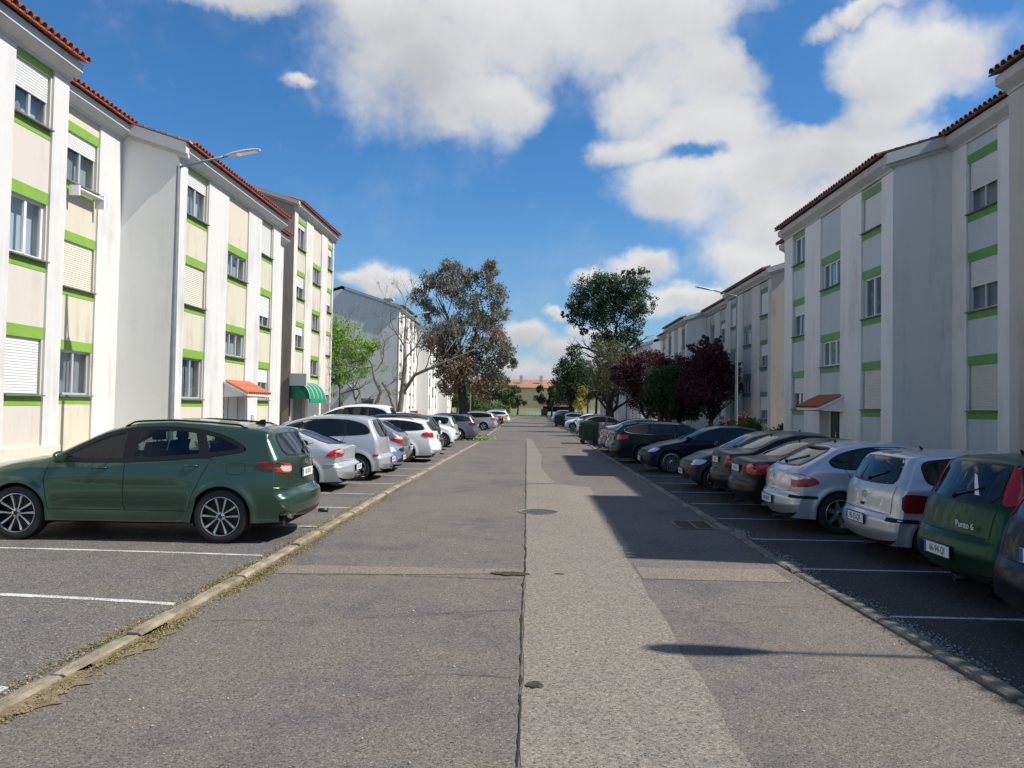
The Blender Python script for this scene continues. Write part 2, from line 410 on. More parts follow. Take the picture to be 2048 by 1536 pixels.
def sheet(name, rows, mt, z, nx=2):     # rows: (y, x0, x1)
    V = []; F = []
    for y, a, b in rows:
        for i in range(nx): V.append((a + (b - a) * i / (nx - 1), y, z))
    for j in range(len(rows) - 1):
        for i in range(nx - 1): q = j * nx + i; F.append((q, q + 1, q + nx + 1, q + nx))
    o = MB().add(V, F).obj(name, mt); o['kind'] = 'structure'; return o
gm = asphalt('ground_dusty', (.07, .065, .05), (.18, .165, .13), (.3, .3, .25), blotch=.6)
sheet('ground', [(-400, -900, 900), (1500, -900, 900)], gm, -.03)
ys = [-12] + list(range(0, 172, 3))
sheet('road', [(y, kl(y) + .0, kr(y) - .0) for y in ys], A_road, 0)
sheet('parking_area', [(y, -8.4, kl(y) - .14) for y in ys if y <= 160], A_park, 0)
sheet('parking_area', [(y, kr(y) + .14, 8.5) for y in ys if y <= 160], A_park_shaded, 0)
MB().box(-11.2, -8.4, -12, 160, -.1, .10).obj('pavement', M['pave'])['kind'] = 'structure'
MB().box(8.5, 11.7, -12, 160, -.1, .10).obj('pavement', M['pave'])['kind'] = 'structure'
sheet('side_yard', [(46.9, -40, -8.4), (69.2, -40, -8.4)], A_park, .104)
# pale resurfaced strip in the right lane: ragged edges
def ragged(poly, step=.25, amp=.015):
    out = []
    for i in range(len(poly)):
        a, b = Vector((*poly[i], 0)), Vector((*poly[(i + 1) % len(poly)], 0)); n = max(1, int((b - a).length / step))
        d = (b - a).normalized(); nn = Vector((-d.y, d.x, 0))
        for k in range(n):
            p = a.lerp(b, k / n) + nn * (random.uniform(-amp, amp) + .016 * math.sin(a.x * 3 + a.y + k * .9) * (0 < k) * (abs(d.y) > .5) * (a.x > .5 or b.x > .5)); out.append((p.x, p.y, 0))
    return out
def flat(name, poly, mt, z):
    V = [(x, y, z) for x, y, _ in poly]; c = len(V)
    import mathutils
    tri = mathutils.geometry.tessellate_polygon([[Vector(v) for v in V]])
    o = MB().add(V, [tuple(t) for t in tri]).obj(name, mt); o['kind'] = 'structure'; return o
flat('road_patch', ragged([(-.02, -3), (-.03, 4.1), (-.03, 8.9), (-.05, 13.9), (-.07, 19.0), (.32, 18.9), (.63, 19.15), (1.43, 18.45), (1.28, 12), (1.24, 9.1), (1.2, 4.2), (1.2, -3)]), A_patch, .004)
flat('road_patch', ragged([(-.07, 19.3), (-.2, 40), (-.28, 46), (.1, 46), (.23, 39), (.45, 30), (.35, 24), (.62, 19.35)]), A_patch, .004)
flat('road_patch', ragged([(-2.85, 8.5), (-2.85, 8.95), (-1.2, 8.98), (-.06, 9.0), (-.06, 8.78), (-1.2, 8.6)]), A_band, .004)
flat('road_patch', ragged([(1.27, 8.65), (1.27, 9.25), (2.9, 9.33), (2.9, 8.62)]), A_band, .004)
# long joint: a cracked groove, filled dark, wandering
crk = mat('crack_dark', (.022, .020, .018), .95)
V = []; F = []; y = -2.0; x = -.04; k = 0
while y < 44:
    w = random.choice([.0015, .003, .004, .007]) * (1.5 if random.random() < .15 else 1) * (1 + y * .04)
    tx = -.04 - max(0, y - 9) * .006
    x += (tx - x) * .2 + random.uniform(-.006, .006)
    V += [(x - w, y, .0075), (x + w, y, .0075)]; y += .09 + y * .006
for i in range(0, len(V) - 2, 2): F.append((i, i + 1, i + 3, i + 2))
o = MB().add(V, F).obj('road_crack', crk); o['kind'] = 'structure'
V = []; F = []; x = -2.7
while x < -.1:
    w = random.uniform(.002, .009); V += [(x, 8.5 + .03 * math.sin(x * 3) + random.uniform(-.015, .015) - w, .0075)]; V += [(x, V[-1][1] + 2 * w, .0075)]; x += .09
for i in range(0, len(V) - 2, 2): F.append((i, i + 1, i + 3, i + 2))
MB().add(V, F).obj('road_crack', crk)['kind'] = 'structure'
def hair(x, y, dx, dy, n, w, rr_):
    V = []
    for k in range(n):
        dx += rr_.uniform(-.35, .35); dy += rr_.uniform(-.2, .2); L = math.hypot(dx, dy); ux, uy = dx / L, dy / L; ww = w * (1 - k / n) * rr_.uniform(.5, 1.3) + .0008
        V += [(x - uy * ww, y + ux * ww, .0072), (x + uy * ww, y - ux * ww, .0072)]; x += ux * .07; y += uy * .07
        if rr_.random() < .06 and n - k > 8: hair(x, y, dx + rr_.uniform(-1, 1), dy + rr_.uniform(-1, 1), (n - k) // 2, w * .7, rr_)
    MB().add(V, [(2 * i, 2 * i + 1, 2 * i + 3, 2 * i + 2) for i in range(n - 1)]).obj('road_crack', crk)['kind'] = 'structure'
_rr = random.Random(3)
for (x, y, dx, dy, n) in ((-.1, 5.4, -1, .3, 16), (-.08, 7.2, -1, -.2, 22), (-2.7, 6.6, 1, .3, 18), (2.0, 7.6, 1, .1, 12), (1.6, 7.0, 1, -.05, 7), (-.06, 10.5, -.6, 1, 26), (1.3, 10, 1, .6, 24), (-5.2, 6.3, 1, .2, 14), (-2.6, 11.5, .8, 1, 22)): hair(x, y, dx, dy, n, .0035, _rr)
def pothole(name, cx, cy, rx, ry, mt):
    P = []
    for k in range(26):
        a = 2 * math.pi * k / 26; r = 1 + random.uniform(-.22, .18); P.append((cx + rx * r * math.cos(a), cy + ry * r * math.sin(a), 0))
    return flat(name, P, mt, .0115)
hole = asphalt('pothole_rubble', (.012, .010, .008), (.07, .06, .045), (.3, .27, .2), stonesc=60)
pothole('pothole', -.20, 8.74, .20, .10, hole)
pothole('pothole', .055, 5.27, .06, .06, hole)
pothole('pothole', .35, 8.78, .06, .02, hole)
# manhole
def ringpoly(r, n=32): return [(r * math.cos(2 * math.pi * k / n), r * math.sin(2 * math.pi * k / n)) for k in range(n)]
t = thing('manhole_cover', 'round iron manhole cover set in the pale strip of the road', 'manhole cover', (.18, 13.95, 0))
MB().prism(ringpoly(.32), 'z', .0, .010).obj('cover', mat('cast_iron', (.09, .085, .08), .6, .5, var=(9, .4), bump=(40, .8)), t)
b = MB(); b.lathe([(.325, .0), (.325, .012), (.375, .012), (.375, .0)], 'z', 32); b.obj('ring', M['concrete_d'], t)
# drain grate
t = thing('storm_drain', 'rusty iron storm drain grate beside the right kerb', 'storm drain', (2.66, 12.75, 0))
b = MB(); b.box(-.28, .28, -.42, .42, .004, .008); b.obj('pit', M['inner'], t)
b = MB()
b.box(-.31, -.26, -.45, .45, .0, .018); b.box(.26, .31, -.45, .45, .0, .018); b.box(-.26, .26, -.45, -.40, .0, .018); b.box(-.26, .26, .40, .45, .0, .018); b.box(-.02, .02, -.4, .4, .002, .016)
b.obj('frame', M['concrete_d'], t)
bm_ = MB().box(-.255, .255, -.014, .014, .008, .015).mesh('bar', mat('rusty_iron', (.12, .085, .06), .8, .3, var=(20, .4)))
for k in range(13): inst('bar', bm_, t, (0, -.36 + k * .06, 0))
# kerbs
def kerb(side, f, y0, y1, mt):
    root = bpy.data.objects.new('kerb', None); link(root); root['kind'] = 'structure'; y = y0
    while y < y1:
        ln = min(random.uniform(.92, 1.05) * (1 if y < 25 else 2), y1 - y); g = .012
        h = .036 + random.uniform(-.012, .010)
        x0, x1 = f(y), f(y + ln); s = side; off = random.uniform(-.012, .012)
        b = MB(); ns = 5; V = []
        for k in range(ns + 1):
            yy = y + g + (ln - 2 * g) * k / ns; xx = x0 + (x1 - x0) * k / ns + off
            j = [random.uniform(-.006, .006) for _ in range(4)]; e = .02 if k in (0, ns) else 0
            for (u, z) in ((0, -.02), (0 + j[0], h - .02 - e * .4), (.025 + j[1] + e * .3, h - e * .5), (.108 + j[2], h - e * .5), (.126 + j[3], h - .02), (.126, -.02)): V.append((xx + s * u, yy, z))
        F = [(k * 6 + i, k * 6 + i + 1, k * 6 + i + 7, k * 6 + i + 6) for k in range(ns) for i in range(5)] + [tuple(range(6)), tuple(range(ns * 6 + 5, ns * 6 - 1, -1))]
        b.add(V, F).obj('kerb_stone', mt, root); y += ln
kerb(-1, kl, 2.2, 41, M['concrete']); kerb(-1, kl, 50, 160, M['concrete'])
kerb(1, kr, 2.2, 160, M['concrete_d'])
# parking lines
PL = paintline('line_paint')
def pline(y, xa, xb, bend=0, wid=.085):
    n = 46; V = []
    for k in range(n + 1):
        u = k / n; x = xa + (xb - xa) * u; w = wid * (.42 + random.uniform(-.07, .07)); yy = y + bend * (1 - u) ** 3 + random.uniform(-.004, .004)
        V += [(x, yy - w, .004), (x, yy + w, .004)]
    o = MB().add(V, [(2 * k, 2 * k + 1, 2 * k + 3, 2 * k + 2) for k in range(n)]).obj('parking_line', PL); o['kind'] = 'structure'
for k in range(17):
    y = 5.17 + 2.2 * k
    pline(y, kl(y) - .24, -7.9, (-.22, -.26, -.12)[k] if k in (0, 1, 2) else 0, .105 if k < 2 else .085)
for k in range(18, 40): y = 5.17 + 2.3 * k; pline(y, kl(y) - .25, -7.6)
for k in range(14): y = 5.18 + 2.11 * k; pline(y, kr(y) + .22, 8.0, 0, .075)
for k in range(15, 36): y = 5.18 + 2.3 * k; pline(y, kr(y) + .25, 7.8)
# pebbles and grit along the kerbs
def scatter_quads(name, pts, size, mt, flatness=1.0, label=None, up=False):
    n = len(pts); P = np.array(pts); s = rng.uniform(size[0], size[1], n)
    a = rng.normal(size=(n, 3)); a[:, 2] *= (1 - flatness)
    a /= np.linalg.norm(a, axis=1)[:, None] + 1e-9
    b = np.cross(a, rng.normal(size=(n, 3)) * [(1 - flatness), (1 - flatness), 1] + [0, 0, 1e-3]); b /= np.linalg.norm(b, axis=1)[:, None] + 1e-9
    V = np.stack([P - a * s[:, None], P + b * s[:, None] * .6, P + a * s[:, None], P - b * s[:, None] * .6], 1).reshape(-1, 3)
    F = np.arange(4 * n).reshape(n, 4)
    return npmesh(name, V, F, mt)
def pebbles(name, pts, size, mt, label):
    n = len(pts); P = np.array(pts); base = np.array([(1, 0, 0), (-1, 0, 0), (0, 1, 0), (0, -1, 0), (0, 0, .8), (0, 0, -.3)], float)
    s = rng.uniform(*size, n); V = P[:, None, :] + base[None] * (s[:, None, None] * rng.uniform(.6, 1.2, (n, 6, 1))); V = V.reshape(-1, 3)
    T = np.array([(0, 2, 4), (2, 1, 4), (1, 3, 4), (3, 0, 4)]); F = (np.arange(n)[:, None, None] * 6 + T[None]).reshape(-1, 3)
    o = bpy.data.objects.new(name, npmesh(name, V, F, mt)); link(o); tag(o, label, None, kind='stuff'); return o
peb = mat('white_grit', (.36, .34, .31), .8, var=(30, .4))
pts = []
for _ in range(1300):
    y = random.choice([random.gauss(7.2, .55), random.gauss(6.6, .5), random.gauss(9.8, .45), random.gauss(12.2, .3), random.uniform(4, 18)])
    x = kr(y) + .17 + abs(random.gauss(0, .085)); pts.append((x, y, .003))
pebbles('gravel', pts, (.003, .013), peb, 'white grit and small stones washed up behind the right kerb')
pts = []
for _ in range(1100):
    y = random.uniform(4, 30); x = kl(y) - .16 - abs(random.gauss(0, .07)); pts.append((x, y, .003))
for _ in range(380):
    y = random.uniform(3.5, 16); x = random.uniform(-2.8, 3); pts.append((x, y, .006))
pebbles('gravel', pts, (.003, .011), peb, 'pale grit scattered along the left kerb and over the road')
for nm, side, spots in (('l', -1, [(4.2, .5, 500), (5.8, .5, 600), (6.2, .3, 500), (8.2, .45, 1500), (9.6, .8, 700), (12, 2, 900), (16, 3, 700), (5, 3, 700)]), ('r', 1, [(9, 4, 500), (20, 10, 500)])):
    P = []; 
    for cy, sy, n in spots:
        for _ in range(int(n * 2.6)):
            y = random.gauss(cy, sy)
            if y < 3: continue
            inner = random.random() < .6
            x = (kl(y) if side < 0 else kr(y)) + side * (-.05 - abs(random.gauss(0, .07)) if inner else .17 + abs(random.gauss(0, .05)))
            P.append((x, y, random.uniform(.0, .02)))
    me = scatter_quads('weeds', P, (.004, .013), LF['straw'], .45)
    o = bpy.data.objects.new('weeds', me); link(o); tag(o, 'dry yellow weeds and moss growing along the %s kerb' % ('left' if side < 0 else 'right'), None, kind='stuff')
# dusty dirt strips against the left kerb
dirt = mat('dirt_brown', (.20, .145, .085), .95, var=(9, .4), bump=(50, .7))
grit = []
for cy, ln, wd in ((4.9, .55, .20), (5.9, .6, .22), (6.6, .5, .12), (8.1, .6, .10), (10.5, 1.2, .09), (14, 2.0, .1), (20, 3, .1)):
    P = []; n = 40; ph = [random.uniform(0, 6) for _ in range(3)]
    for k in range(n + 1): u = k / n; P.append((kl(cy + (u - .5) * 2 * ln) + .004, cy + (u - .5) * 2 * ln, 0))
    for k in range(n, -1, -1):
        u = k / n; wv = .75 + .18 * math.sin(u * 17 + ph[0]) + .12 * math.sin(u * 41 + ph[1]) + .06 * math.sin(u * 83 + ph[2])
        P.append((kl(cy + (u - .5) * 2 * ln) + .01 + 1.3 * wd * math.sin(math.pi * u) ** .7 * wv, cy + (u - .5) * 2 * ln, 0))
    flat('dirt', P, dirt, .0085)
    grit += [(kl(cy) + abs(random.gauss(0, wd * 1.1)), cy + random.gauss(0, ln * .6), .008) for _ in range(260)]
pebbles('grit', grit, (.002, .007), dirt, 'brown grit blown against the left kerb')

# ================================================================= BUILDINGS
# local frame of a building: origin at its front corner on the ground; u runs along the street, w out towards the street
class Bld:
    def __init__(s, side, label, zb=0, name='apartment_building', group=None, cat='apartment building'):
        s.side = side; s.t = thing(name, label, cat, (0, 0, zb), 0, group); s.roof = None; s.ntile = 0; s.zb = zb
    def X(s, Xf, w): return s.side * (Xf - w)
    def bx(s, b, Xf, w0, w1, u0, u1, z0, z1, mi=0):
        a, c = s.X(Xf, w0), s.X(Xf, w1); return b.box(min(a, c), max(a, c), u0, u1, z0, z1, mi)
    def poly(s, b, Xf, pts, u0, u1, mi=0): return b.prism([(s.X(Xf, w), z) for w, z in pts], 'y', u0, u1, mi)
_mesh_cache = {}
def window(B, Xf, u0, u1, zs, h, shut=0., panes=2, curtain=0, fm='frame', detail=True, style='slide', sm='shutter'):
    """window set in its opening: frame, panes, roller shutter, sill. The opening runs u0..u1, zs..zs+h"""
    sd = B.side; xo = B.X(Xf, -.15)
    w = u1 - u0
    root = bpy.data.objects.new('window', None); link(root, B.t); root.location = (xo, (u0 + u1) / 2, zs)
    s = -sd           # outward direction along x
    key = (round(w, 2), round(h, 2), panes, s, fm, detail)
    if key not in _mesh_cache:
        b = MB(); f = .05 if detail else .06
        b.box(-.03, .03, -w / 2, -w / 2 + f, 0, h); b.box(-.03, .03, w / 2 - f, w / 2, 0, h); b.box(-.03, .03, -w / 2 + f, w / 2 - f, 0, f); b.box(-.03, .03, -w / 2 + f, w / 2 - f, h - f, h)
        for k in range(1, panes):
            c = -w / 2 + w * k / panes; b.box(-.024, .04 * s if s > 0 else .024, c - .035, c + .035, f, h - f) if s > 0 else b.box(-.04, .024, c - .035, c + .035, f, h - f)
        pm = MB(); pm.add([(0, -w / 2 / panes * 1 + .03, f), (0, w / 2 / panes - .03, f), (0, w / 2 / panes - .03, h - f), (0, -w / 2 / panes + .03, h - f)], [(0, 1, 2, 3)])
        sl = MB(); sl.prism([(-.12 * s, .0), (.20 * s, -.015), (.20 * s, -.045), (-.12 * s, -.045)], 'y', -w / 2 - .03, w / 2 + .03)
        _mesh_cache[key] = (b.mesh('frame', M[fm]), pm.mesh('pane', M['glass']), sl.mesh('sill', M['sill']))
    fr, pm, sl = _mesh_cache[key]
    inst('frame', fr, root); inst('sill', sl, root)
    for k in range(panes): inst('pane', pm, root, (0, -w / 2 + w * (k + .5) / panes, 0))
    if curtain == 0 and panes == 2 and random.random() < .7: curtain = random.choice([.55, .75, 1, 1])
    if curtain:
        kc = ('cur', round(w, 2), round(h, 2), curtain)
        if kc not in _mesh_cache:
            b = MB(); ww = w * (.9 if curtain >= 1 else curtain); n = int(ww / .035); V = []
            y0 = -w / 2 + .03
            for k in range(n + 1):
                for z in (0.03, h - .04): V.append((-.02 + .015 * math.sin(k * 1.9) + .006 * math.sin(k * .7), y0 + ww * k / n, z))
            b.add(V, [(2 * k, 2 * k + 1, 2 * k + 3, 2 * k + 2) for k in range(n)]); _mesh_cache[kc] = b.mesh('curtain', M['curtain'])
        inst('curtain', _mesh_cache[kc], root, (sd * .10, 0, 0))
    if shut > 0:
        kk = ('shut', round(w, 2), round(h * shut, 2), s, sm)
        if kk not in _mesh_cache:
            hh = h * shut; n = max(2, int(hh / .052)); st = hh / n; V = []; ww = w / 2 - .035; b = MB()
            for k in range(n):
                z = -hh + k * st
                for x, dz in ((0, 0), (.013, st * .18), (.017, st * .5), (.012, st * .85), (.002, st * .97)): V += [(x * s, -ww, z + dz), (x * s, ww, z + dz)]
            m_ = len(V) // 2
            b.add(V, [(2 * i, 2 * i + 1, 2 * i + 3, 2 * i + 2) for i in range(m_ - 1)]); _mesh_cache[kk] = b.mesh('roller_shutter', M[sm])
        inst('roller_shutter', _mesh_cache[kk], root, (s * .05, 0, h - .002))
    return root
def column(B, Xf, u0, u1, z0, z1, wins, pm, bm, back=-.32, topgap=0):
    """recessed wall strip between u0 and u1 with its windows [(sill, height, shutter, panes, curtain, kwargs)]"""
    z = z0; B_ = B
    pb = MB(); f = -.05
    inset = .07
    for (zs, h, *_r) in wins:
        if zs - .03 > z: B_.bx(pb, Xf, back, f, u0, u1, z, zs - .03)
        jl = .04; B_.bx(pb, Xf, back, f, u0, u0 + jl, zs - .03, zs + h); B_.bx(pb, Xf, back, f, u1 - jl, u1, zs - .03, zs + h)
        z = zs + h
    B_.bx(pb, Xf, back, f, u0, u1, z, z1)
    pb.obj('wall_panel', pm, B_.t)
    for (zs, h, shut, panes, cur, *kw) in wins:
        kw = kw[0] if kw else {}
        bands = kw.pop('bands', True)
        window(B_, Xf, u0 + .04, u1 - .04, zs, h, shut, panes, cur, **kw)
        if bands:
            b = MB(); B_.bx(b, Xf, f - .01, f + .008, u0 + .005, u1 - .005, zs + h + .002, zs + h + .235); b.obj('paint_band', bm, B_.t)
            b = MB(); B_.bx(b, Xf, f - .01, f + .008, u0 + .005, u1 - .005, zs - .225, zs - .05); b.obj('paint_band', bm, B_.t)
def tile_mesh():
    b = MB(); n = 7; V = []
    for (y, r, z) in ((0, .088, .0), (.44, .070, .012)):
        for k in range(n):
            a = math.pi * k / (n - 1); V.append((y, r * math.cos(a), z + r * math.sin(a)))
        for k in range(n - 1, -1, -1):
            a = math.pi * k / (n - 1); V.append((y, (r - .014) * math.cos(a), z + (r - .014) * math.sin(a)))
    m = 2 * n
    F = [(k, (k + 1) % m, (k + 1) % m + m, k + m) for k in range(m)] + [(k, m - 1 - k, m - 2 - k, k + 1) for k in range(n - 1)]
    return b.add(V, F)
TILE = {}
def tiles_row(B, parent, Xe, ze, u0, u1, slope, mt, courses=2, cap=300, pitch=.205):
    key = mt.name
    if key not in TILE: TILE[key] = tile_mesh().mesh('tile', mt)
    n = int((u1 - u0) / pitch); rest = MB()
    ang = math.atan(slope)
    for k in range(n):
        u = u0 + (k + .5) * pitch
        for c in range(courses if True else 1):
            d = c * .40 - .03; x = B.side * (Xe + d * math.cos(ang)); z = ze + d * math.sin(ang) + .012 * (c == 0)
            # mesh runs along +x; rotate so that it climbs away from the street
            rot = (0, -ang, 0) if B.side > 0 else (0, -ang, math.pi)
            jz = random.uniform(-.006, .006); ju = random.uniform(-.008, .008)
            if B.ntile < cap:
                o = bpy.data.objects.new('tile', TILE[key]); link(o, parent)
                o.rotation_mode = 'XYZ'
                o.rotation_euler = (0, -ang, 0 if B.side > 0 else math.pi) ; o.location = (x, u + ju, z + jz); o.rotation_euler[2] += random.uniform(-.03, .03)
                B.ntile += 1
            else:
                Rm = Matrix.Translation((x, u + ju, z + jz)) @ Matrix.Rotation(0 if B.side > 0 else math.pi, 4, 'Z') @ Matrix.Rotation(-ang, 4, 'Y')
                tm = tile_mesh(); rest.add([tuple(Rm @ Vector(v)) for v in tm.V], tm.F)
    if rest.V: rest.obj('tiles', mt, parent)['kind'] = 'stuff'
SLOPE = math.tan(R(17.5))
def block(B, Xf, u0, u1, z_eave, depth=10.5, wall='white_l', plinth=.3, sidem=None, tile='tile', cornice=True, verge0=0., verge1=0., courses=2, pm=None, roofv=0):
    """one bay of the row: core, roof with its tiled eave and its cornice. z_eave = underside of the tiles at the overhang (.45 out)"""
    zc = z_eave - .14 + .40 * SLOPE - .03
    ridge = 5.3; e = .001
    b = MB(); B.poly(b, Xf, [(-.32, 0), (-.32, zc - .02), (-ridge, zc + (ridge - .32) * SLOPE), (-depth, zc - .02), (-depth, 0)], u0 + e, u1 - e); b.obj('core_wall', M[sidem or wall], B.t)
    for (ua_, ub_) in ((u0 + e, u0 + .018), (u1 - .018, u1 - e)):
        b = MB(); B.poly(b, Xf, [(0, 0), (0, zc - .34 * SLOPE - .03), (-.32, zc - .03), (-.32, 0)], ua_, ub_); b.obj('end_wall', M[sidem or wall], B.t)
    if plinth:
        b = MB(); B.bx(b, Xf, -.2, .06, u0 - .03, u1 + .03, 0, plinth); b.obj('plinth', M['plinth'], B.t)
    r = bpy.data.objects.new('roof', None); link(r, B.t)
    b = MB(); ov = .40; zz = z_eave
    B.poly(b, Xf, [(ov, zz), (ov, zz + .035), (-ridge, zz + .035 + (ridge + ov) * SLOPE), (-depth - .3, zz - .1), (-depth - .3, zz - .14), (-ridge, zz + (ridge + ov) * SLOPE)], u0 - verge0, u1 + verge1)
    b.obj('roof_deck', M[tile], r)
    if cornice:
        b = MB(); B.poly(b, Xf, [(-.05, zz - .36), (.02, zz - .36), (.035, zz - .31), (.24, zz - .20), (.26, zz - .18), (.27, zz - .012), (-.05, zz - .012)], u0 - verge0 * .8, u1 + verge1 * .8); b.obj('cornice', M['cornice'], B.t)
    tiles_row(B, r, Xf - ov, zz + .035, u0 - verge0, u1 + verge1, SLOPE, M[tile], courses)
    return r
def pil(B, Xf, spans, z1, m, z0=0):
    for a, c in spans:
        b = MB(); B.bx(b, Xf, -.32, 0, a, c, z0, z1); b.obj('pilaster', M[m], B.t)
def verge(B, Xf, w0, w1, z0, u, out, m='cornice', th=.30):
    """moulded band and tiles under a sloping roof edge over an exposed side wall, from w0 (front) back to w1"""
    b = MB(); za = lambda w: z0 + (.40 - w) * SLOPE
    p = [(w0, za(w0) - th), (w0, za(w0) - .012), (w1, za(w1) - .012), (w1, za(w1) - th)]
    B.poly(b, Xf, p, min(u, u + out), max(u, u + out)); b.obj('verge_band', M[m], B.t)
    b = MB(); p = [(w0 + .02, za(w0) - th - .1), (w0 + .02, za(w0) - th + .01), (w1, za(w1) - th + .01), (w1, za(w1) - th - .1)]
    B.poly(b, Xf, p, min(u, u + out * .5), max(u, u + out * .5)); b.obj('verge_band', M[m], B.t)
def verge_tiles(B, Xf, w0, w1, z0, u, mt, n=5):
    r = bpy.data.objects.new('verge_tiles', None); link(r, B.t); ang = math.atan(SLOPE); L = (w0 - w1) / n; b = MB()
    for k in range(n):
        wa, wb_ = w0 - k * L, w0 - (k + 1) * L - .04; za = z0 + (.40 - wa) * SLOPE + .02; zb = z0 + (.40 - wb_) * SLOPE + .005
        b = MB(); B.poly(b, Xf, [(wa, za), (wa, za + .05), (wb_, zb + .04), (wb_, zb)], u - .2, u + .06); b.obj('verge_tile', mt, r)
def canopy_door(B, Xf, u0, u1, zt, door_m='door', lit=True, z0=.12, out=.78):
    """entrance: recessed porch, panelled door, little tiled canopy on brackets"""
    c = bpy.data.objects.new('canopy', None); link(c, B.t)
    sl = .50; a = math.atan(sl); ztop = zt + out * sl
    b = MB(); B.poly(b, Xf, [(0, ztop - .07), (0, ztop), (out, zt), (out, zt - .07)], u0, u1); b.obj('canopy_slab', M['white_l' if B.side < 0 else 'white_r'], c)
    b = MB()
    for u in (u0 + .05, u1 - .15): B.poly(b, Xf, [(0, ztop - .5), (0, ztop - .07), (out * .9, zt - .02), (out * .9, zt - .08)], u, u + .1)
    b.obj('bracket', M['white_l' if B.side < 0 else 'white_r'], c)
    if 'tile_o' not in TILE: TILE['tile_o'] = tile_mesh().mesh('tile', M['tile_o'])
    n = int((u1 - u0) / .19)
    for k in range(n):
        for r_ in range(2):
            d = r_ * .40 - .03; x = B.X(Xf, out) + B.side * d * math.cos(a); z = zt + .015 + d * math.sin(a)
            o = inst('tile', TILE['tile_o'], c, (x, u0 + (k + .5) * (u1 - u0) / n, z), (0, -a, 0 if B.side > 0 else math.pi))
    # door leaf in its recess
    d = bpy.data.objects.new('door', None); link(d, B.t); uc0, uc1 = u0 + .25, u1 - .3
    b = MB(); B.bx(b, Xf, -.26, -.22, uc0, uc1, z0, zt - .1); b.obj('door_leaf', M[door_m], d)
    b = MB()
    for zz in np.arange(z0 + .25, zt - .35, .42): B.bx(b, Xf, -.22, -.21, uc0 + .12, uc0 + .42, float(zz), float(zz) + .3)
    b.obj('door_pane', M['carglass'], d)
    b = MB(); B.bx(b, Xf, -.22, -.215, (uc0 + uc1) / 2 - .02, (uc0 + uc1) / 2 + .02, z0, zt - .1); b.obj('door_gap', M['seam'], d)
    b = MB(); B.bx(b, Xf, -.2, -.16, (uc0 + uc1) / 2 + .06, (uc0 + uc1) / 2 + .12, z0 + .95, z0 + 1.15); b.obj('handle', M['chrome'], d)
S3 = (1.96, 4.60, 7.20)      # sills of the three storeys
ZB = 8.33                    # top of facade strips
# ---- left row -------------------------------------------------------------
BL = Bld(-1, 'white and cream three-storey apartment row nearest on the left, green bands round its windows')
XF, XR = 9.65, 11.2
g = -1
block(BL, XF, 6.8, 15.6, 8.80, plinth=.94, verge1=.02, wall='white_l', sidem='side_l')
block(BL, XR, 15.6, 20.6, 9.29, plinth=.62, wall='white_l', depth=9)
block(BL, XF, 20.6, 29.15, 8.80, plinth=.30, wall='white_l', sidem='side_l')
block(BL, XR, 29.15, 34.3, 9.29, plinth=.3, depth=9, wall='white_l', verge1=.1)
pil(BL, XF, [(6.82, 7.4), (8.85, 10.4), (12.2, 13.95), (15.10, 15.58)], ZB + .35, 'white_l')
column(BL, XF, 7.4, 8.85, 0, ZB + .35, [(s, 1.08, .3, 2, 0) for s in S3], M['pink_cream'], M['band_l'])
column(BL, XF, 10.4, 12.2, 0, ZB + .35, [(3.38, .82, 0, 3, 0), (5.95, .82, 0, 3, 0)], M['pink_cream'], M['band_l'])
column(BL, XF, 13.95, 15.10, 0, ZB + .35, [(1.96, 1.08, 1.0, 2, 0), (4.60, 1.12, 0, 2, 0, {'fm': 'frame_w'}), (7.24, 1.04, .52, 2, .45)], M['pink_cream'], M['band_l'])
pil(BL, XR, [(15.62, 18.1), (19.5, 20.58)], 9.29 - .05, 'white_l')
column(BL, XR, 18.1, 19.5, 0, 9.2, [(1.98, 1.08, 0, 2, 1), (4.60, 1.1, 1, 2, 0, {'sm': 'shutter_d'}), (7.16, 1.2, .34, 2, .5)], M['cream'], M['band_l'])
pil(BL, XF, [(20.62, 21.15), (22.6, 24.1), (25.85, 27.1), (28.35, 29.13)], ZB + .35, 'white_l')
column(BL, XF, 21.15, 22.6, 0, ZB + .35, [(1.95, 1.15, 0, 2, 1), (4.60, 1.12, 1, 2, 0, {'sm': 'shutter_d'}), (7.12, 1.2, .32, 2, .6)], M['cream'], M['band_l'])
column(BL, XF, 24.1, 25.85, 2.1, ZB + .35, [(3.36, .76, 0, 3, 0), (5.92, .76, 0, 3, .4)], M['cream'], M['band_l'])
column(BL, XF, 27.1, 28.35, 0, ZB + .35, [(1.98, 1.12, .45, 2, .5), (4.62, 1.12, .68, 2, 0), (7.2, 1.15, 1, 2, 0)], M['cream'], M['band_l'])
canopy_door(BL, XF, 24.0, 26.1, 2.14)
pil(BL, XR, [(29.17, 34.28)], 9.2, 'white_l')
verge(BL, XF, .26, -1.3, 8.80, 20.6, -.20); verge_tiles(BL, XF, .36, -1.2, 8.80, 20.6, mat('pinkish_tile', (.42, .27, .22), .85, var=(6, .3)))
b = MB(); BL.bx(b, XR, .02, .26, 18.2, 18.26, 6.78, 7.02); BL.bx(b, XR, .02, .26, 19.3, 19.36, 6.72, 7.06); BL.bx(b, XR, .0, .24, 18.26, 19.3, 6.95, 6.98); b.obj('air_unit_bracket', M['frame_w'], BL.t)
b = MB(); BL.bx(b, 9.65, .002, .05, 23.35, 23.65, .75, 1.15); b.obj('meter_box', M['frame'], BL.t)
b = MB(); BL.bx(b, 9.65, .002, .05, 26.5, 26.68, 1.2, 1.45); b.obj('meter_box', M['frame'], BL.t)
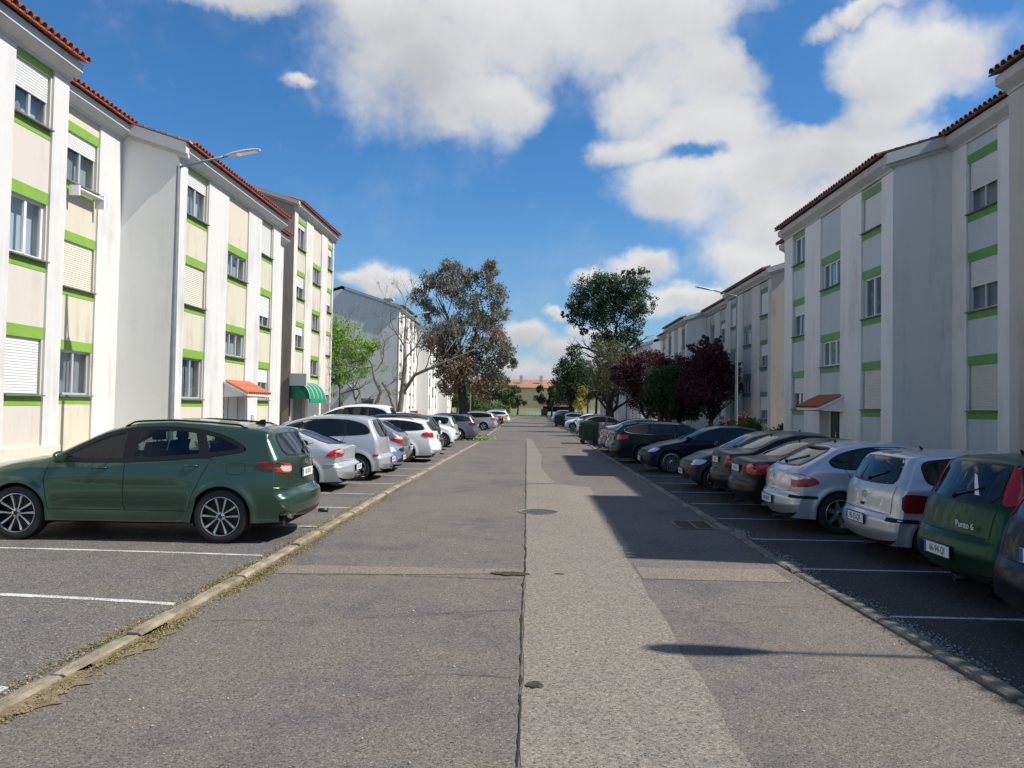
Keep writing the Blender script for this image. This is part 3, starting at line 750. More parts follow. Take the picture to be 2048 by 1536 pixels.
# chimney of the near row, its cap seen above the eave
b = MB(); BL.bx(b, XF, -1.7, -1.2, 24.1, 24.9, 9.0, 9.75); BL.bx(b, XF, -1.8, -1.1, 24.0, 25.0, 9.75, 9.83); b.obj('chimney', M['cornice'], BL.t)

# ---- left, farther building with the awning -----------------------------------
B4 = Bld(-1, 'stained four-storey apartment building with a green awning over its shop, left side', group='stained apartment buildings')
X4 = 12.0; z4 = 11.95
block(B4, X4, 38.3, 46.1, z4, plinth=0, wall='dirty_w', sidem='brown', verge1=.1)
block(B4, X4 + 1.4, 46.1, 50.5, z4 + .44, plinth=0, wall='dirty_w', sidem='dirty', depth=9)
pil(B4, X4, [(38.32, 38.9), (40.4, 41.7), (43.4, 44.7), (45.85, 46.08)], 11.6, 'dirty_w', 2.5)
pil(B4, X4, [(38.32, 38.75), (40.9, 41.4), (43.6, 44.0), (45.85, 46.08)], 2.5, 'dirty_w')
column(B4, X4, 38.9, 40.4, 2.5, 11.6, [(4.74, 1.1, .42, 2, 0), (7.30, 1.15, .52, 2, 0), (9.85, 1.3, .2, 2, 0)], M['dirty'], M['band_l'])
column(B4, X4, 41.7, 43.4, 2.5, 11.6, [(3.42, .85, 0, 2, 0), (5.95, .85, 0, 3, 0), (8.50, .85, 0, 3, .5)], M['dirty'], M['band_l'])
column(B4, X4, 44.7, 45.85, 2.5, 11.6, [(4.75, 1.15, 1, 2, 0), (7.30, 1.15, .68, 2, 0), (9.8, 1.2, .35, 2, 0)], M['dirty'], M['band_l'])
verge(B4, X4, .26, -5.0, z4, 38.3, -.2, 'dirty', .2)
for a, c in ((38.75, 40.9), (41.4, 43.6), (44.0, 45.85)):
    b = MB(); V = []
    n = 26
    for k in range(n + 1):
        u = a + (c - a) * k / n; V += [(B4.X(X4, -.16 + (.02 if k % 2 else 0)), u, .1), (B4.X(X4, -.16 + (.02 if k % 2 else 0)), u, 2.4)]
    b.add(V, [(2 * k, 2 * k + 1, 2 * k + 3, 2 * k + 2) for k in range(n)]).obj('shop_gate', M['steel'], B4.t)
pb = MB(); B4.bx(pb, X4, -.32, -.04, 38.75, 45.85, 2.4, 2.5); pb.obj('lintel', M['dirty_w'], B4.t)
# awning: ribbed quarter-barrel of green cloth
aw = bpy.data.objects.new('awning', None); link(aw, B4.t)
b = MB(); n = 9; V = []; ua, ub = 38.35, 41.3; r1 = .95
for k in range(n + 1):
    a = math.pi / 2 * k / n; V += [(B4.X(X4, .02 + r1 * math.sin(a)), ua, 2.1 + .9 * math.cos(a)), (B4.X(X4, .02 + r1 * math.sin(a)), ub, 2.1 + .9 * math.cos(a))]
b.add(V, [(2 * k, 2 * k + 1, 2 * k + 3, 2 * k + 2) for k in range(n)])
b.add([(B4.X(X4, .02), ua, 2.1)] + [V[2 * k] for k in range(n + 1)], [tuple(range(n + 2))]); b.add([(B4.X(X4, .02), ub, 2.1)] + [V[2 * k + 1] for k in range(n + 1)], [tuple(range(n + 2))])
b.box(min(B4.X(X4, r1), B4.X(X4, r1 + .06)), max(B4.X(X4, r1), B4.X(X4, r1 + .06)), ua, ub, 1.9, 2.11)
b.obj('awning_cloth', M['awn'], aw)
b = MB()
for u in np.linspace(ua, ub, 5):
    b.tube([(B4.X(X4, .04 + r1 * math.sin(math.pi / 2 * k / n)), float(u), 2.11 + .9 * math.cos(math.pi / 2 * k / n)) for k in range(n + 1)], .018, 5)
b.obj('awning_rib', M['frame_w'], aw)
b = MB(); B4.bx(b, X4, .02, .85, 38.1, 38.28, 2.75, 3.35); b.obj('sign_box', M['cornice'], B4.t)
b = MB(); B4.bx(b, X4, .0, .05, 38.15, 38.25, 1.2, 2.75); b.obj('sign_bracket', M['iron'], B4.t)

# ---- generic farther rows -------------------------------------------------------
def far_row(B, Xf, y0, mods, z_eave, zs0, ns, wallm, pm, bm, period=20.6, prot=8.6, seedk=0, rec=1.45, sidem=None, tile='tile_d', stairs=True, detail=True):
    rr = random.Random(seedk)
    for k in range(mods):
        a = y0 + k * period; fb = a + prot; e = a + period
        block(B, Xf, a, fb, z_eave, plinth=.25, wall=wallm, sidem=sidem, tile=tile, courses=1)
        block(B, Xf + rec, fb, e, z_eave + .45, plinth=.25, wall=wallm, sidem=sidem, depth=9, tile=tile, courses=1)
        top = z_eave - .42 + .01
        cols = [(a + .5, a + 1.9, 'w'), (a + 3.3, a + 5.0, 's'), (a + 6.3, a + 7.7, 'w')]
        cols2 = [(fb + .9, fb + 2.3, 'w'), (fb + 3.6, fb + 5.2, 's'), (fb + 6.2, fb + 7.6, 'w'), (fb + 9.2, fb + 10.6, 'w')]
        for (X_, c, lo, hi, tp) in ((Xf, cols, a, fb, top), (Xf + rec, cols2, fb, e, top + .45)):
            prev = lo + .02; sp = []
            for (u0, u1, ty) in c:
                sp.append((prev, u0)); prev = u1
                if ty == 'w': ws = [(zs0 + 2.62 * i, 1.12, rr.choice([0, .3, .5, 1, .6]), 2, rr.choice([0, 0, .5, 1])) for i in range(ns)]
                else: ws = [(zs0 + 1.35 + 2.62 * i, .8, 0, 3, 0) for i in range(ns - 1)]
                column(B, X_, u0, u1, 0, tp, ws, M[pm], bm)
            sp.append((prev, hi - .02)); pil(B, X_, sp, tp, wallm)
        verge(B, Xf, .26, -1.2, z_eave, a, -.25, 'cornice', .25)
B6 = Bld(-1, 'long white four-storey apartment row in the left distance, blank gable wall towards the viewer')
far_row(B6, 12.0, 69.4, 3, 10.75, 1.75, 4, 'far_w', 'pink_cream', M['band_g'], seedk=3, sidem='far_w')
verge(B6, 12.0, .26, -5.0, 10.75, 69.4, -.2, 'cornice', .2)
b = MB(); B6.bx(b, 12.0, -11.5, -5.3, 72.5, 80, 0, 11.3); b.obj('rear_wing', M['far_w'], B6.t)
b = MB(); B6.bx(b, 12.0, -2.6, -2.0, 76, 77, 11.4, 12.3); B6.bx(b, 12.0, -2.75, -1.85, 75.9, 77.1, 12.3, 12.4); b.obj('chimney', M['cornice'], B6.t)
# barred door in the gable
d = bpy.data.objects.new('barred_door', None); link(d, B6.t)
MB().box(-15.2, -14.2, 69.33, 69.39, .1, 2.25).obj('door_leaf', M['inner'], d)
gb = MB().box(-.02, .02, -.02, .02, 0, 2.1).mesh('grille_bar', M['steel'])
for k in range(9): inst('grille_bar', gb, d, (-15.14 + k * .11, 69.3, .12))
hb = MB().box(-.5, .5, -.015, .015, 0, .03).mesh('grille_rail', M['steel'])
for z in (.5, 1.1, 1.7): inst('grille_rail', hb, d, (-14.7, 69.27, z))
MB().box(-15.3, -14.1, 69.28, 69.38, 2.27, 2.42).obj('lintel', M['sill'], d)
b = MB(); b.box(-16.4, -15.9, 69.05, 69.39, 3.1, 3.45).obj('air_unit', M['frame'], B6.t)

# ---- right row -------------------------------------------------------------------
BR = Bld(1, 'white and blue-grey three-storey apartment row nearest on the right, in shade with green bands')
block(BR, 11.3, -6.0, 8.9, 8.55, plinth=.1, wall='white_r', depth=9, tile='tile_d')
block(BR, XF, 8.9, 15.9, 8.80, plinth=.1, wall='grey_r', verge1=.02, tile='tile_d')
block(BR, XR, 15.9, 20.95, 9.29, plinth=.1, wall='grey_r', depth=9, tile='tile_d')
block(BR, XF, 20.95, 29.9, 8.80, plinth=.1, wall='grey_r', tile='tile_d')
block(BR, XR, 29.9, 34.6, 9.29, plinth=.1, depth=9, wall='grey_r', tile='tile_d', verge1=.1)
pil(BR, 11.3, [(-5.9, -.5), (1.0, 4.0), (5.4, 8.88)], 8.2, 'white_r')
for a, c in ((-.5, 1.0), (4.0, 5.4)): column(BR, 11.3, a, c, 0, 8.2, [(s, 1.1, .4, 2, 0) for s in (1.95, 4.6, 6.9)], M['blue_grey'], M['band_r'])
pil(BR, XF, [(8.92, 9.6), (11.0, 12.0), (13.5, 15.88)], ZB + .1, 'dirty')
column(BR, XF, 9.6, 11.0, 0, ZB + .1, [(s, 1.1, .4, 2, 0) for s in S3], M['blue_grey'], M['band_r'])
column(BR, XF, 12.0, 13.5, 0, ZB + .1, [(s, 1.1, .6, 2, 0) for s in S3], M['blue_grey'], M['band_r'])
pil(BR, XR, [(15.92, 18.9), (20.25, 20.93)], 9.2, 'white_r')
column(BR, XR, 18.9, 20.25, 0, 9.2, [(2.0, 1.15, 1, 2, 0, {'sm': 'shutter_d'}), (4.54, 1.28, .52, 2, .8), (7.08, 1.3, .56, 2, 0)], M['blue_grey'], M['band_r'])
pil(BR, XF, [(20.97, 21.65), (22.97, 24.5), (26.2, 27.67), (29.0, 29.88)], ZB + .1, 'white_r')
column(BR, XF, 21.65, 22.97, 0, ZB + .1, [(2.0, 1.12, 1, 2, 0, {'sm': 'shutter_d'}), (4.64, 1.15, 0, 2, 1, {'fm': 'frame_w'}), (7.16, .98, 1, 2, 0)], M['blue_grey'], M['band_r'])
column(BR, XF, 24.5, 26.2, 2.1, ZB + .1, [(3.40, .82, 0, 3, 0, {'fm': 'frame_w'}), (5.98, .82, 0, 3, .5, {'fm': 'frame_w'})], M['blue_grey'], M['band_r'])
column(BR, XF, 27.67, 29.0, 0, ZB + .1, [(2.0, 1.12, .5, 2, 0), (4.66, 1.12, .35, 2, .5), (7.3, .98, 0, 2, 1, {'fm': 'frame_w'})], M['blue_grey'], M['band_r'])
canopy_door(BR, XF, 24.2, 26.1, 2.02, 'iron')
verge(BR, XF, .26, -1.3, 8.80, 20.95, -.20); verge_tiles(BR, XF, .36, -1.2, 8.80, 20.95, M['tile_d'])
b = MB(); BR.bx(b, XF, -.2, -.02, 26.25, 26.6, 1.2, 1.65); b.obj('letter_box', M['iron'], BR.t)
B4R = Bld(1, 'stained beige three-storey apartment row behind the purple trees, right side', -.55, group='stained apartment buildings')
far_row(B4R, 11.6, 37.9, 1, 9.35, 2.05, 3, 'dirty_w', 'beige', M['band_g'], seedk=5, sidem='dirty')
far_row(B4R, 11.6, 58.5, 1, 9.35, 2.05, 3, 'far_w', 'beige', M['band_g'], seedk=6, sidem='far_w')
B8 = Bld(1, 'white apartment row with red roof edges in the right distance', -.4)
far_row(B8, 11.9, 84, 3, 9.3, 1.95, 3, 'far_w', 'pink_cream', M['band_g'], seedk=9, sidem='far_w', tile='tile')
# ---- yellow building closing the street ----------------------------------------------
BE = thing('yellow_building', 'yellow building with red tiled roof closing the far end of the street', 'building', (-1, 192, 0))
MB().box(-22, 24, 0, 14, 0, 6.6).obj('wall', M['far_y'], BE)
rf = MB().prism([(-.5, 6.6), (-.5, 6.8), (7, 9.0), (14.5, 6.8), (14.5, 6.6)], 'x', -22.4, 24.4).obj('roof', mat('orange_roof', (.36, .165, .105), .85, var=(2, .3)), BE)
for x in (-8, -2, 3, 9): MB().box(x, x + .8, 3, 3.8, 7.4, 9.9).obj('chimney', M['cornice'], rf)
for x in (-17, -11, -6.4, -2.6, 1.5, 5.6, 12, 18): MB().box(x, x + 1.2, -.03, .0, 3.6, 4.9).obj('window', M['carglass_l'], BE)
BS = thing('low_pavilion', 'low white pavilion with a red roof edge in front of the yellow building', 'pavilion', (2.2, 182, 0))
MB().box(0, 9, 0, 5, 0, 2.6).obj('wall', M['far_w'], BS); MB().box(-.3, 9.3, -.4, 5.2, 2.6, 3.3).obj('roof', M['red_box'], BS); MB().box(.6, 8, -.03, 0, 1.0, 2.2).obj('window', M['carglass'], BS)
o = MB().box(-14, 10, 176, 176.3, 0, .9).obj('garden_wall', M['far_w']); tag(o, 'low white wall behind the green lawn at the end of the street', 'wall')
sheet('lawn', [(166, -30, 30), (176, -30, 30)], mat('lawn_green', (.17, .27, .04), .95, var=(1.5, .3)), .02)

# ================================================================= LAMPS
def lamp(label, x, y, side, H=7.45, arm=1.62):
    t = thing('street_lamp', label, 'street lamp', (x, y, 0), 0, 'street lamps')
    b = MB(); b.tube([(0, 0, .1), (0, 0, 1.3), (0, 0, H)], [.075, .07, .048], 12); b.lathe([(.13, .1), (.13, .16), (.08, .2)], 'z', 12); b.obj('pole', M['steel'], t, True, 40)
    s = -side; b = MB(); b.tube([(0, 0, H - .1), (.03 * s, 0, H - .02), (.12 * s, 0, H + .01), (arm * s * .72, 0, H + .26)], [.034, .034, .032, .028], 8); b.obj('arm', M['steel'], t, True)
    b = MB(); x0, x1 = arm * .68 * s, (arm + .32) * s; z0 = H + .25; V = []; n = 8
    secs = [(0, .05, .035), (.12, .08, .055), (.3, .13, .06), (.6, .15, .06), (.85, .13, .045), (1, .06, .02)]
    for u, wd, hh in secs:
        for k in range(10):
            a = 2 * math.pi * k / 10; V.append((x0 + (x1 - x0) * u, wd * math.cos(a), z0 + .16 * u + max(-.018, hh * math.sin(a))))
    b.add(V, [(i * 10 + k, i * 10 + (k + 1) % 10, (i + 1) * 10 + (k + 1) % 10, (i + 1) * 10 + k) for i in range(5) for k in range(10)] + [tuple(range(10)), tuple(range(50, 60))])
    b.obj('lamp_head', mat('lamp_grey', (.50, .51, .52), .4), t, True, 40)
    b = MB(); b.add([(x0 + (x1 - x0) * .35, -.1, z0 + .033), (x0 + (x1 - x0) * .9, -.09, z0 + .12), (x0 + (x1 - x0) * .9, .09, z0 + .12), (x0 + (x1 - x0) * .35, .1, z0 + .033)], [(0, 1, 2, 3)]); b.obj('lens', M['clear_l'], t)
    b = MB(); b.box(-.085, .085, -.085, .085, .5, .85); b.obj('access_door', M['steel'], t)
lamp('nearest lamp on the left, in front of the cream and white facade', -8.47, 18.05, -1)
lamp('lamp behind the pruned bare tree in front of the blank white gable', -8.6, 49.5, -1)
lamp('distant thin lamp in front of the big grey-brown tree', -7.2, 92, -1)
lamp('lamp on the right beside the beige building and shrubs', 9.46, 36, 1, 7.2)
lamp('near lamp standing right of the viewer, seen by its shadow on the road', 9.9, 5.35, 1)
lamp('distant lamp on the right rising above the purple trees', 9.2, 75, 1, 7.2)

# ================================================================= TREES
def foliage(name, clumps, n, size, mt, parent, spread=.42, elong=1.0):
    """leaf-sized faces gathered in small tufts through the volume of each clump (x,y,z,rx,ry,rz)"""
    C = np.array(clumps, float); vol = np.prod(C[:, 3:6], 1) ** .72; vol /= vol.sum()
    nt_ = max(8, int(n / 26)); idx = rng.choice(len(C), nt_, p=vol)
    d = rng.normal(size=(nt_, 3)); d /= np.linalg.norm(d, axis=1)[:, None]; r = rng.uniform(.15, 1, nt_) ** .45
    T = C[idx, :3] + d * r[:, None] * C[idx, 3:6]
    k = rng.integers(0, nt_, n); ts = C[idx, 3:6].mean(1)[k] * spread * .45
    P = T[k] + rng.normal(size=(n, 3)) * ts[:, None] * .7
    s = rng.uniform(size[0], size[1], n)
    a = rng.normal(size=(n, 3)); a /= np.linalg.norm(a, axis=1)[:, None]
    b = np.cross(a, rng.normal(size=(n, 3))); b /= np.linalg.norm(b, axis=1)[:, None]
    V = np.stack([P - a * s[:, None] * elong, P + b * s[:, None] * .5, P + a * s[:, None] * elong, P - b * s[:, None] * .5], 1).reshape(-1, 3)
    o = bpy.data.objects.new(name, npmesh(name, V, np.arange(4 * n).reshape(n, 4), mt)); link(o, parent); return o
def grow(b, p, d, ln, r, depth, rr, up=.15, spread=.6, kids=(2, 3), tips=None, curl=.22, sides=6, shrink=.68):
    n = 5; pts = [Vector(p)]; rad = [r]; d = Vector(d).normalized()
    for i in range(n):
        d = (d + Vector((rr.gauss(0, curl), rr.gauss(0, curl), rr.gauss(0, curl * .7) + up * .3))).normalized()
        pts.append(pts[-1] + d * ln / n); rad.append(r * (1 - .38 * (i + 1) / n))
    b.tube(pts, rad, sides if depth > 1 else 4, cap=False)
    if depth == 0:
        if tips is not None: tips.append(tuple(pts[-1]))
        return
    for k in range(rr.randint(*kids)):
        i = rr.randint(2, n) if k else n
        q = d.orthogonal(); q.rotate(Matrix.Rotation(rr.uniform(0, 6.28), 3, d)); nd = (d + q * rr.uniform(spread * .5, spread * 1.3) + Vector((0, 0, up))).normalized()
        grow(b, pts[i], nd, ln * rr.uniform(shrink * .8, shrink * 1.15), rad[i] * .72, depth - 1, rr, up, spread, kids, tips, curl, sides, shrink)
def tree(label, x, y, z0=0, cat='tree', name='tree', group=None): return thing(name, label, cat, (x, y, z0), 0, group)
# -- the big grey-brown tree, left
t = tree('tall grey-brown feathery tree with a thick dark trunk, left of the road', -5.0, 56)
rr = random.Random(4); b = MB(); tips = []
b.tube([(0, 0, 0), (.1, 0, 1.5), (-.05, 0, 3.4), (-.3, 0, 4.6)], [.42, .33, .28, .24], 10)
for (dx, dy, dz, ln, r0) in ((-.55, .1, 1, 4.0, .17), (.12, .0, 1, 4.6, .2), (.55, -.2, 1, 3.6, .16), (-.3, .5, .8, 3.4, .12), (.3, -.6, .7, 3, .12), (-1, 0, .5, 2.6, .1)):
    grow(b, (-.2, 0, 3.6 + rr.random()), (dx, dy, dz), ln * .72, r0, 3, rr, .22, .6, (2, 3), tips, .16)
b.obj('trunk', M['bark_d'], t, True)
cl = [(-3.1, 0, 9.7, .95, 1.1, .85), (-2.2, 0, 11.0, 1.1, 1.2, .9), (-1.0, .3, 11.9, 1.0, 1.2, .8), (-2.6, .3, 8.6, .9, 1.1, .8), (-.9, -.3, 10.4, 1.3, 1.4, 1.1), (.3, 0, 9.4, 1.3, 1.4, 1.2), (.5, .2, 11.2, .9, 1, .9), (1.7, 0, 11.5, .95, 1.1, 1.0), (2.1, .3, 10.0, 1.1, 1.2, 1.1), (2.6, 0, 8.6, .9, 1.1, .8), (1.2, .3, 8.2, 1.2, 1.3, 1.0),
      (-2.0, .2, 7.0, 1.2, 1.3, 1.0), (-.6, -.4, 7.6, 1.2, 1.3, 1.0), (2.6, 0, 6.4, 1.1, 1.2, 1.0), (3.2, .2, 5.6, .8, 1, .8), (2.0, .4, 4.8, 1.1, 1.2, 1.0), (1.0, .2, 6.2, 1.1, 1.2, 1.1), (2.5, .2, 3.6, .8, 1.2, .9), (-1.3, .5, 5.4, 1.3, 1.3, 1.0), (3.5, .1, 5.0, .45, .6, .5), (-1.4, 0, 4.4, .9, .9, .8), (.6, 0, 5.0, 1.1, 1.1, .9)]
cl = [(a, b_, c, d * .9, e * .9, f * .85) for a, b_, c, d, e, f in cl]; foliage('crown', cl, 27000, (.045, .10), LF['casu'], t, .5, 1.4)
foliage('crown', [(-1.8, -.4, 6.4, 1.3, 1.0, .9), (-.2, -.5, 4.6, 1.2, 1.2, 1.1), (1.4, .2, 3.4, 1.0, 1.2, .9), (-.9, -.2, 3.4, .8, .8, .8), (2.3, -.3, 7.2, .8, .8, .7), (1.9, 0, 12.1, .6, .6, .4)], 8500, (.045, .10), LF['rust'], t, .6, 1.4)
# -- pruned bare tree in front of the gable
t = tree('bare pollarded tree with a twisted forked trunk and long thin twigs, left side', -8.6, 46, cat='tree')
rr = random.Random(11); b = MB(); tips = []
b.tube([(.3, 0, 0), (.1, 0, .7), (-.45, 0, 1.1), (-.65, 0, 1.9), (-.35, 0, 2.6), (-.75, 0, 3.4), (-.9, 0, 4.2)], [.19, .17, .15, .13, .12, .11, .08], 9)
b.tube([(.25, 0, 0), (.35, 0, .9), (.45, .0, 1.7), (.1, .1, 2.6), (-.3, .1, 3.2)], [.2, .16, .13, .1, .08], 9)
b.tube([(.5, .3, 0), (.75, .3, 1.6), (.9, .3, 3.1), (1.0, .2, 4.4), (.95, .2, 6.0)], [.2, .18, .15, .12, .07], 9)
b.tube([(.9, .3, 2.6), (1.6, .3, 3.7), (2.9, .4, 4.3), (4.3, .4, 4.9), (5.2, .4, 5.3)], [.12, .10, .08, .05, .025], 8)
for p, d, ln, r0 in (((-.9, 0, 4.2), (-.5, 0, .8), 2.2, .06), ((-.8, 0, 3.8), (.5, .2, .8), 2.0, .05), ((-.9, 0, 4.1), (-1, .2, .3), 2.2, .05), ((.95, .2, 5.4), (-.5, 0, 1), 2.3, .06), ((.95, .2, 6.0), (.1, .1, 1), 2.0, .07), ((1, .2, 4.6), (.8, -.3, .7), 2.1, .06), ((2.2, .3, 4.0), (.2, 0, 1), 2.1, .05), ((2.9, .4, 4.3), (.6, .2, .6), 2.2, .05), ((3.7, .4, 4.6), (.5, 0, .8), 1.9, .05), ((4.6, .4, 5.0), (.8, .1, .4), 1.7, .04), ((4.8, .4, 5.1), (.4, -.3, .8), 1.5, .03), ((-.3, 0, 2.7), (1, .2, .4), 1.3, .04), ((1.6, .3, 3.7), (.6, .4, .9), 1.7, .05)):
    grow(b, p, d, ln, r0 * .8, 3, rr, .18, .8, (3, 5), tips, .2, 5, .66)
b.obj('trunk', M['bark'], t, True)
foliage('crown', [(*p, .16, .16, .16) for p in tips[::6]], 900, (.02, .04), LF['olive'], t, .7)
# -- lime tree in the gap
t = tree('fresh lime-green tree in the gap behind the awning building', -15.4, 62)
rr = random.Random(2); b = MB(); b.tube([(0, 0, 0), (.1, 0, 2.2), (0, 0, 4)], [.2, .16, .1], 8)
for k in range(6): grow(b, (0, 0, 2.6 + k * .25), (math.cos(k), math.sin(k), .8), 2, .07, 2, rr)
b.obj('trunk', M['bark'], t, True)
foliage('crown', [(-1, 0, 8, 1.5, 1.5, 1.2), (.3, 0, 7.4, 1.4, 1.4, 1.2), (1.3, 0, 6.2, 1.3, 1.3, 1.0), (-.5, 0, 6, 1.8, 1.8, 1.3), (1.7, 0, 4.9, 1.0, 1.1, .7), (2.6, -.3, 6.6, .7, .7, .5), (-.5, 0, 4.2, 1.4, 1.4, .8)], 9000, (.06, .13), LF['lime'], t, .5)
t = tree('small thin-leaved tree at the corner of the blank gable', -13.2, 58)
b = MB(); tips = []; rr = random.Random(8)
b.tube([(0, 0, 0), (.1, 0, 2.4)], [.1, .07], 7)
for k in range(5): grow(b, (.1, 0, 1.7 + k * .16), (math.cos(k * 1.3), math.sin(k * 1.3), .9), 1.8, .045, 3, rr, .1, .6, (2, 3), tips)
b.obj('trunk', M['bark'], t, True)
foliage('crown', [(*p, .4, .4, .3) for p in tips[::2]], 1800, (.04, .08), LF['lime'], t, .9)
# -- big dark tree, right
t = tree('tallest dark green round-crowned tree on the right, above the purple trees', 7.3, 75)
rr = random.Random(5); b = MB()
b.tube([(.2, 0, 0), (.3, 0, 3), (.1, 0, 5.5), (.2, 0, 8)], [.4, .33, .26, .2], 9)
for (dx, dz, z, ln) in ((-1, .9, 6.5, 4.5), (-.5, 1, 7.4, 4), (.3, 1, 7.8, 4.4), (.9, 1, 6.5, 5), (1.1, 1.5, 5.5, 6), (-1.2, .4, 7, 3.4)):
    grow(b, (.2, 0, z), (dx, .1, dz), ln * .6, .15, 2, rr, .12, .5)
b.obj('trunk', M['bark_d'], t, True)
foliage('crown', [(-1.9, 0, 13.6, 1.5, 1.6, 1.2), (-.4, 0, 13.8, 1.5, 1.6, 1.3), (1.4, 0, 13.7, 1.6, 1.6, 1.3), (2.9, 0, 13.6, 1.3, 1.4, 1.2), (3.6, 0, 12.2, 1.1, 1.2, 1.1), (2.0, .2, 12.0, 1.6, 1.6, 1.4), (.2, .2, 12.0, 1.7, 1.8, 1.5), (-1.7, 0, 11.8, 1.7, 1.7, 1.3), (-3.2, 0, 12.0, 1.0, 1.2, 1.1), (-2.9, 0, 10.7, 1.2, 1.2, .8), (-4.1, 0, 11.0, .55, .7, .4), (-.8, 0, 10.4, 1.4, 1.4, 1.0), (.8, 0, 9.2, 1.4, 1.4, 1.3), (2.5, 0, 10.4, 1.1, 1.1, 1.4), (2.4, 0, 8.8, .9, .9, 1.0), (-.6, 0, 8.3, 1.2, 1.2, 1.0), (.9, 0, 7.6, 1.6, 1.4, 1.1), (2.9, 0, 15.2, .9, .9, .4), (1.6, 0, 15.0, .7, .7, .3), (-2.4, 0, 9.3, .5, .5, .35), (-.3, 0, 6.4, 1.3, 1.2, 1.0), (1.8, 0, 6.6, 1.2, 1.2, 1.0), (.3, 0, 5.2, 1.2, 1.2, .8)], 29000, (.07, .15), LF['dark'], t, .45)
# -- conical tree, right distance
t = tree('dark conical tree at the right end of the street', 4.7, 92)
MB().tube([(0, 0, 0), (0, 0, 3), (0, 0, 8.6)], [.3, .22, .05], 8).obj('trunk', M['bark_d'], t, True)
foliage('crown', [(.3, 0, 8.6, .9, .9, .9), (0, 0, 7.3, 1.4, 1.4, 1.0), (-.6, 0, 6.2, 1.6, 1.6, 1.0), (.8, 0, 5.8, 1.6, 1.6, 1.1), (-1.2, 0, 4.8, 1.3, 1.4, .9), (.5, 0, 4.2, 1.9, 1.8, 1.2), (-.6, 0, 3.2, 1.4, 1.5, .9)], 12000, (.08, .16), LF['dark'], t, .5)
t = tree('yellow-flowering bush between the conical tree and the parked cars', 5.2, 84, cat='bush', name='bush')
foliage('crown', [(0, 0, 2.6, .6, .6, 1.3), (.5, 0, 3.8, .4, .4, .8)], 1500, (.06, .12), LF['yell'], t, .6)
# -- fine-twigged tree, right
t = tree('half-bare tree with fine tan twigs beside the purple trees', 6.2, 60)
rr = random.Random(21); b = MB(); tips = []
b.tube([(0, 0, 0), (.05, 0, .9), (0, 0, 1.7)], [.24, .2, .17], 9)
for (dx, dy, dz, ln, r0) in ((-.9, 0, .8, 2.0, .12), (.7, .1, .9, 2.1, .12), (-.2, .4, 1, 2.2, .1), (.2, -.4, 1, 2.2, .1), (-.5, -.3, 1, 2, .09)):
    grow(b, (0, 0, 1.5), (dx, dy, dz), ln, r0, 4, rr, .16, .62, (2, 4), tips, .2, 5, .72)
b.obj('trunk', M['bark_d'], t, True)
foliage('crown', [(-.9, 0, 6.6, .7, .8, .6), (.4, 0, 6.7, .8, .8, .6), (-.3, 0, 6.0, 1.3, 1.2, .9), (.7, 0, 5.2, 1.1, 1.1, .9), (-1.0, 0, 4.6, .9, .9, .9), (.2, 0, 4.2, 1.5, 1.3, 1.0), (-.7, 0, 3.4, 1, 1, .6)], 9500, (.03, .07), LF['olive'], t, .7)
# -- purple-leaved trees
def purple(label, x, y, cl, n, seed, lean=0):
    t = tree(label, x, y, group='purple-leaved plum trees along the right pavement'); rr = random.Random(seed); b = MB()
    b.tube([(0, 0, 0), (.05 + lean, 0, .8), (.1 + lean * 2, 0, 1.5)], [.16, .13, .11], 8)
    for k in range(6):
        a = k * 1.05 + seed; grow(b, (.1 + lean * 2, 0, 1.3), (math.cos(a) * .8, math.sin(a) * .5, 1), 1.6, .065, 2, rr, .2, .5)
    b.obj('trunk', M['bark_d'], t, True); foliage('crown', cl, n, (.045, .085), LF['purple'], t, .5)
purple('nearest purple-leaved tree, upright crown in front of the beige building', 9.6, 42, [(0, 0, 4.9, .8, .8, .6), (-.7, 0, 4.4, .7, .8, .6), (.5, 0, 4.6, .6, .8, .6), (0, 0, 4.2, .9, .8, .75), (-.5, 0, 3.6, .85, .9, .8), (.5, 0, 3.7, .8, .9, .8), (-.2, 0, 2.7, 1.1, 1.0, .7), (.9, 0, 2.9, .55, .6, .6), (-.9, 0, 2.3, .5, .6, .5), (-.1, 0, 5.1, .4, .4, .4), (.2, 0, 1.9, .5, .5, .5), (-1.1, 0, 3.2, .7, .8, .8), (1.0, 0, 3.7, .6, .8, .6), (-.9, 0, 5.2, .35, .4, .3), (.5, 0, 5.5, .3, .4, .35), (1.45, 0, 4.2, .3, .4, .3), (-.3, 0, 5.6, .25, .3, .3), (1.5, 0, 3.1, .3, .4, .3)], 24000, 1)
purple('purple-leaved tree with low dark trunk between its neighbours', 8.9, 47, [(0, 0, 4.7, .5, .6, .5), (-.3, 0, 4.0, .8, .8, .6), (.4, 0, 3.6, .9, .9, .7), (-.2, 0, 2.9, 1.3, 1.0, .9), (.9, 0, 4.4, .7, .8, .6), (-.9, 0, 4.7, .6, .8, .5)], 15000, 2)
purple('farthest and widest purple-leaved tree, rusty red crown', 7.6, 52, [(0, 0, 5.2, .9, .9, .6), (-1.0, 0, 4.6, .8, .8, .6), (1.1, 0, 4.6, .8, .8, .6), (0, 0, 4.1, 1.4, 1.2, .7), (-.9, 0, 3.3, .9, .9, .6), (.8, 0, 3.2, .9, .9, .6), (0, 0, 2.6, 1.2, 1, .8), (-1.7, 0, 4.0, .6, .8, .6), (1.6, 0, 3.9, .7, .8, .7), (-1.3, 0, 5.4, .35, .4, .3), (.9, 0, 5.6, .4, .4, .3), (-2.2, 0, 4.6, .3, .4, .3), (2.1, 0, 4.7, .4, .4, .3)], 24000, 3)
t = tree('bushy green tree with upward shoots between the purple trees', 8.2, 45.5)
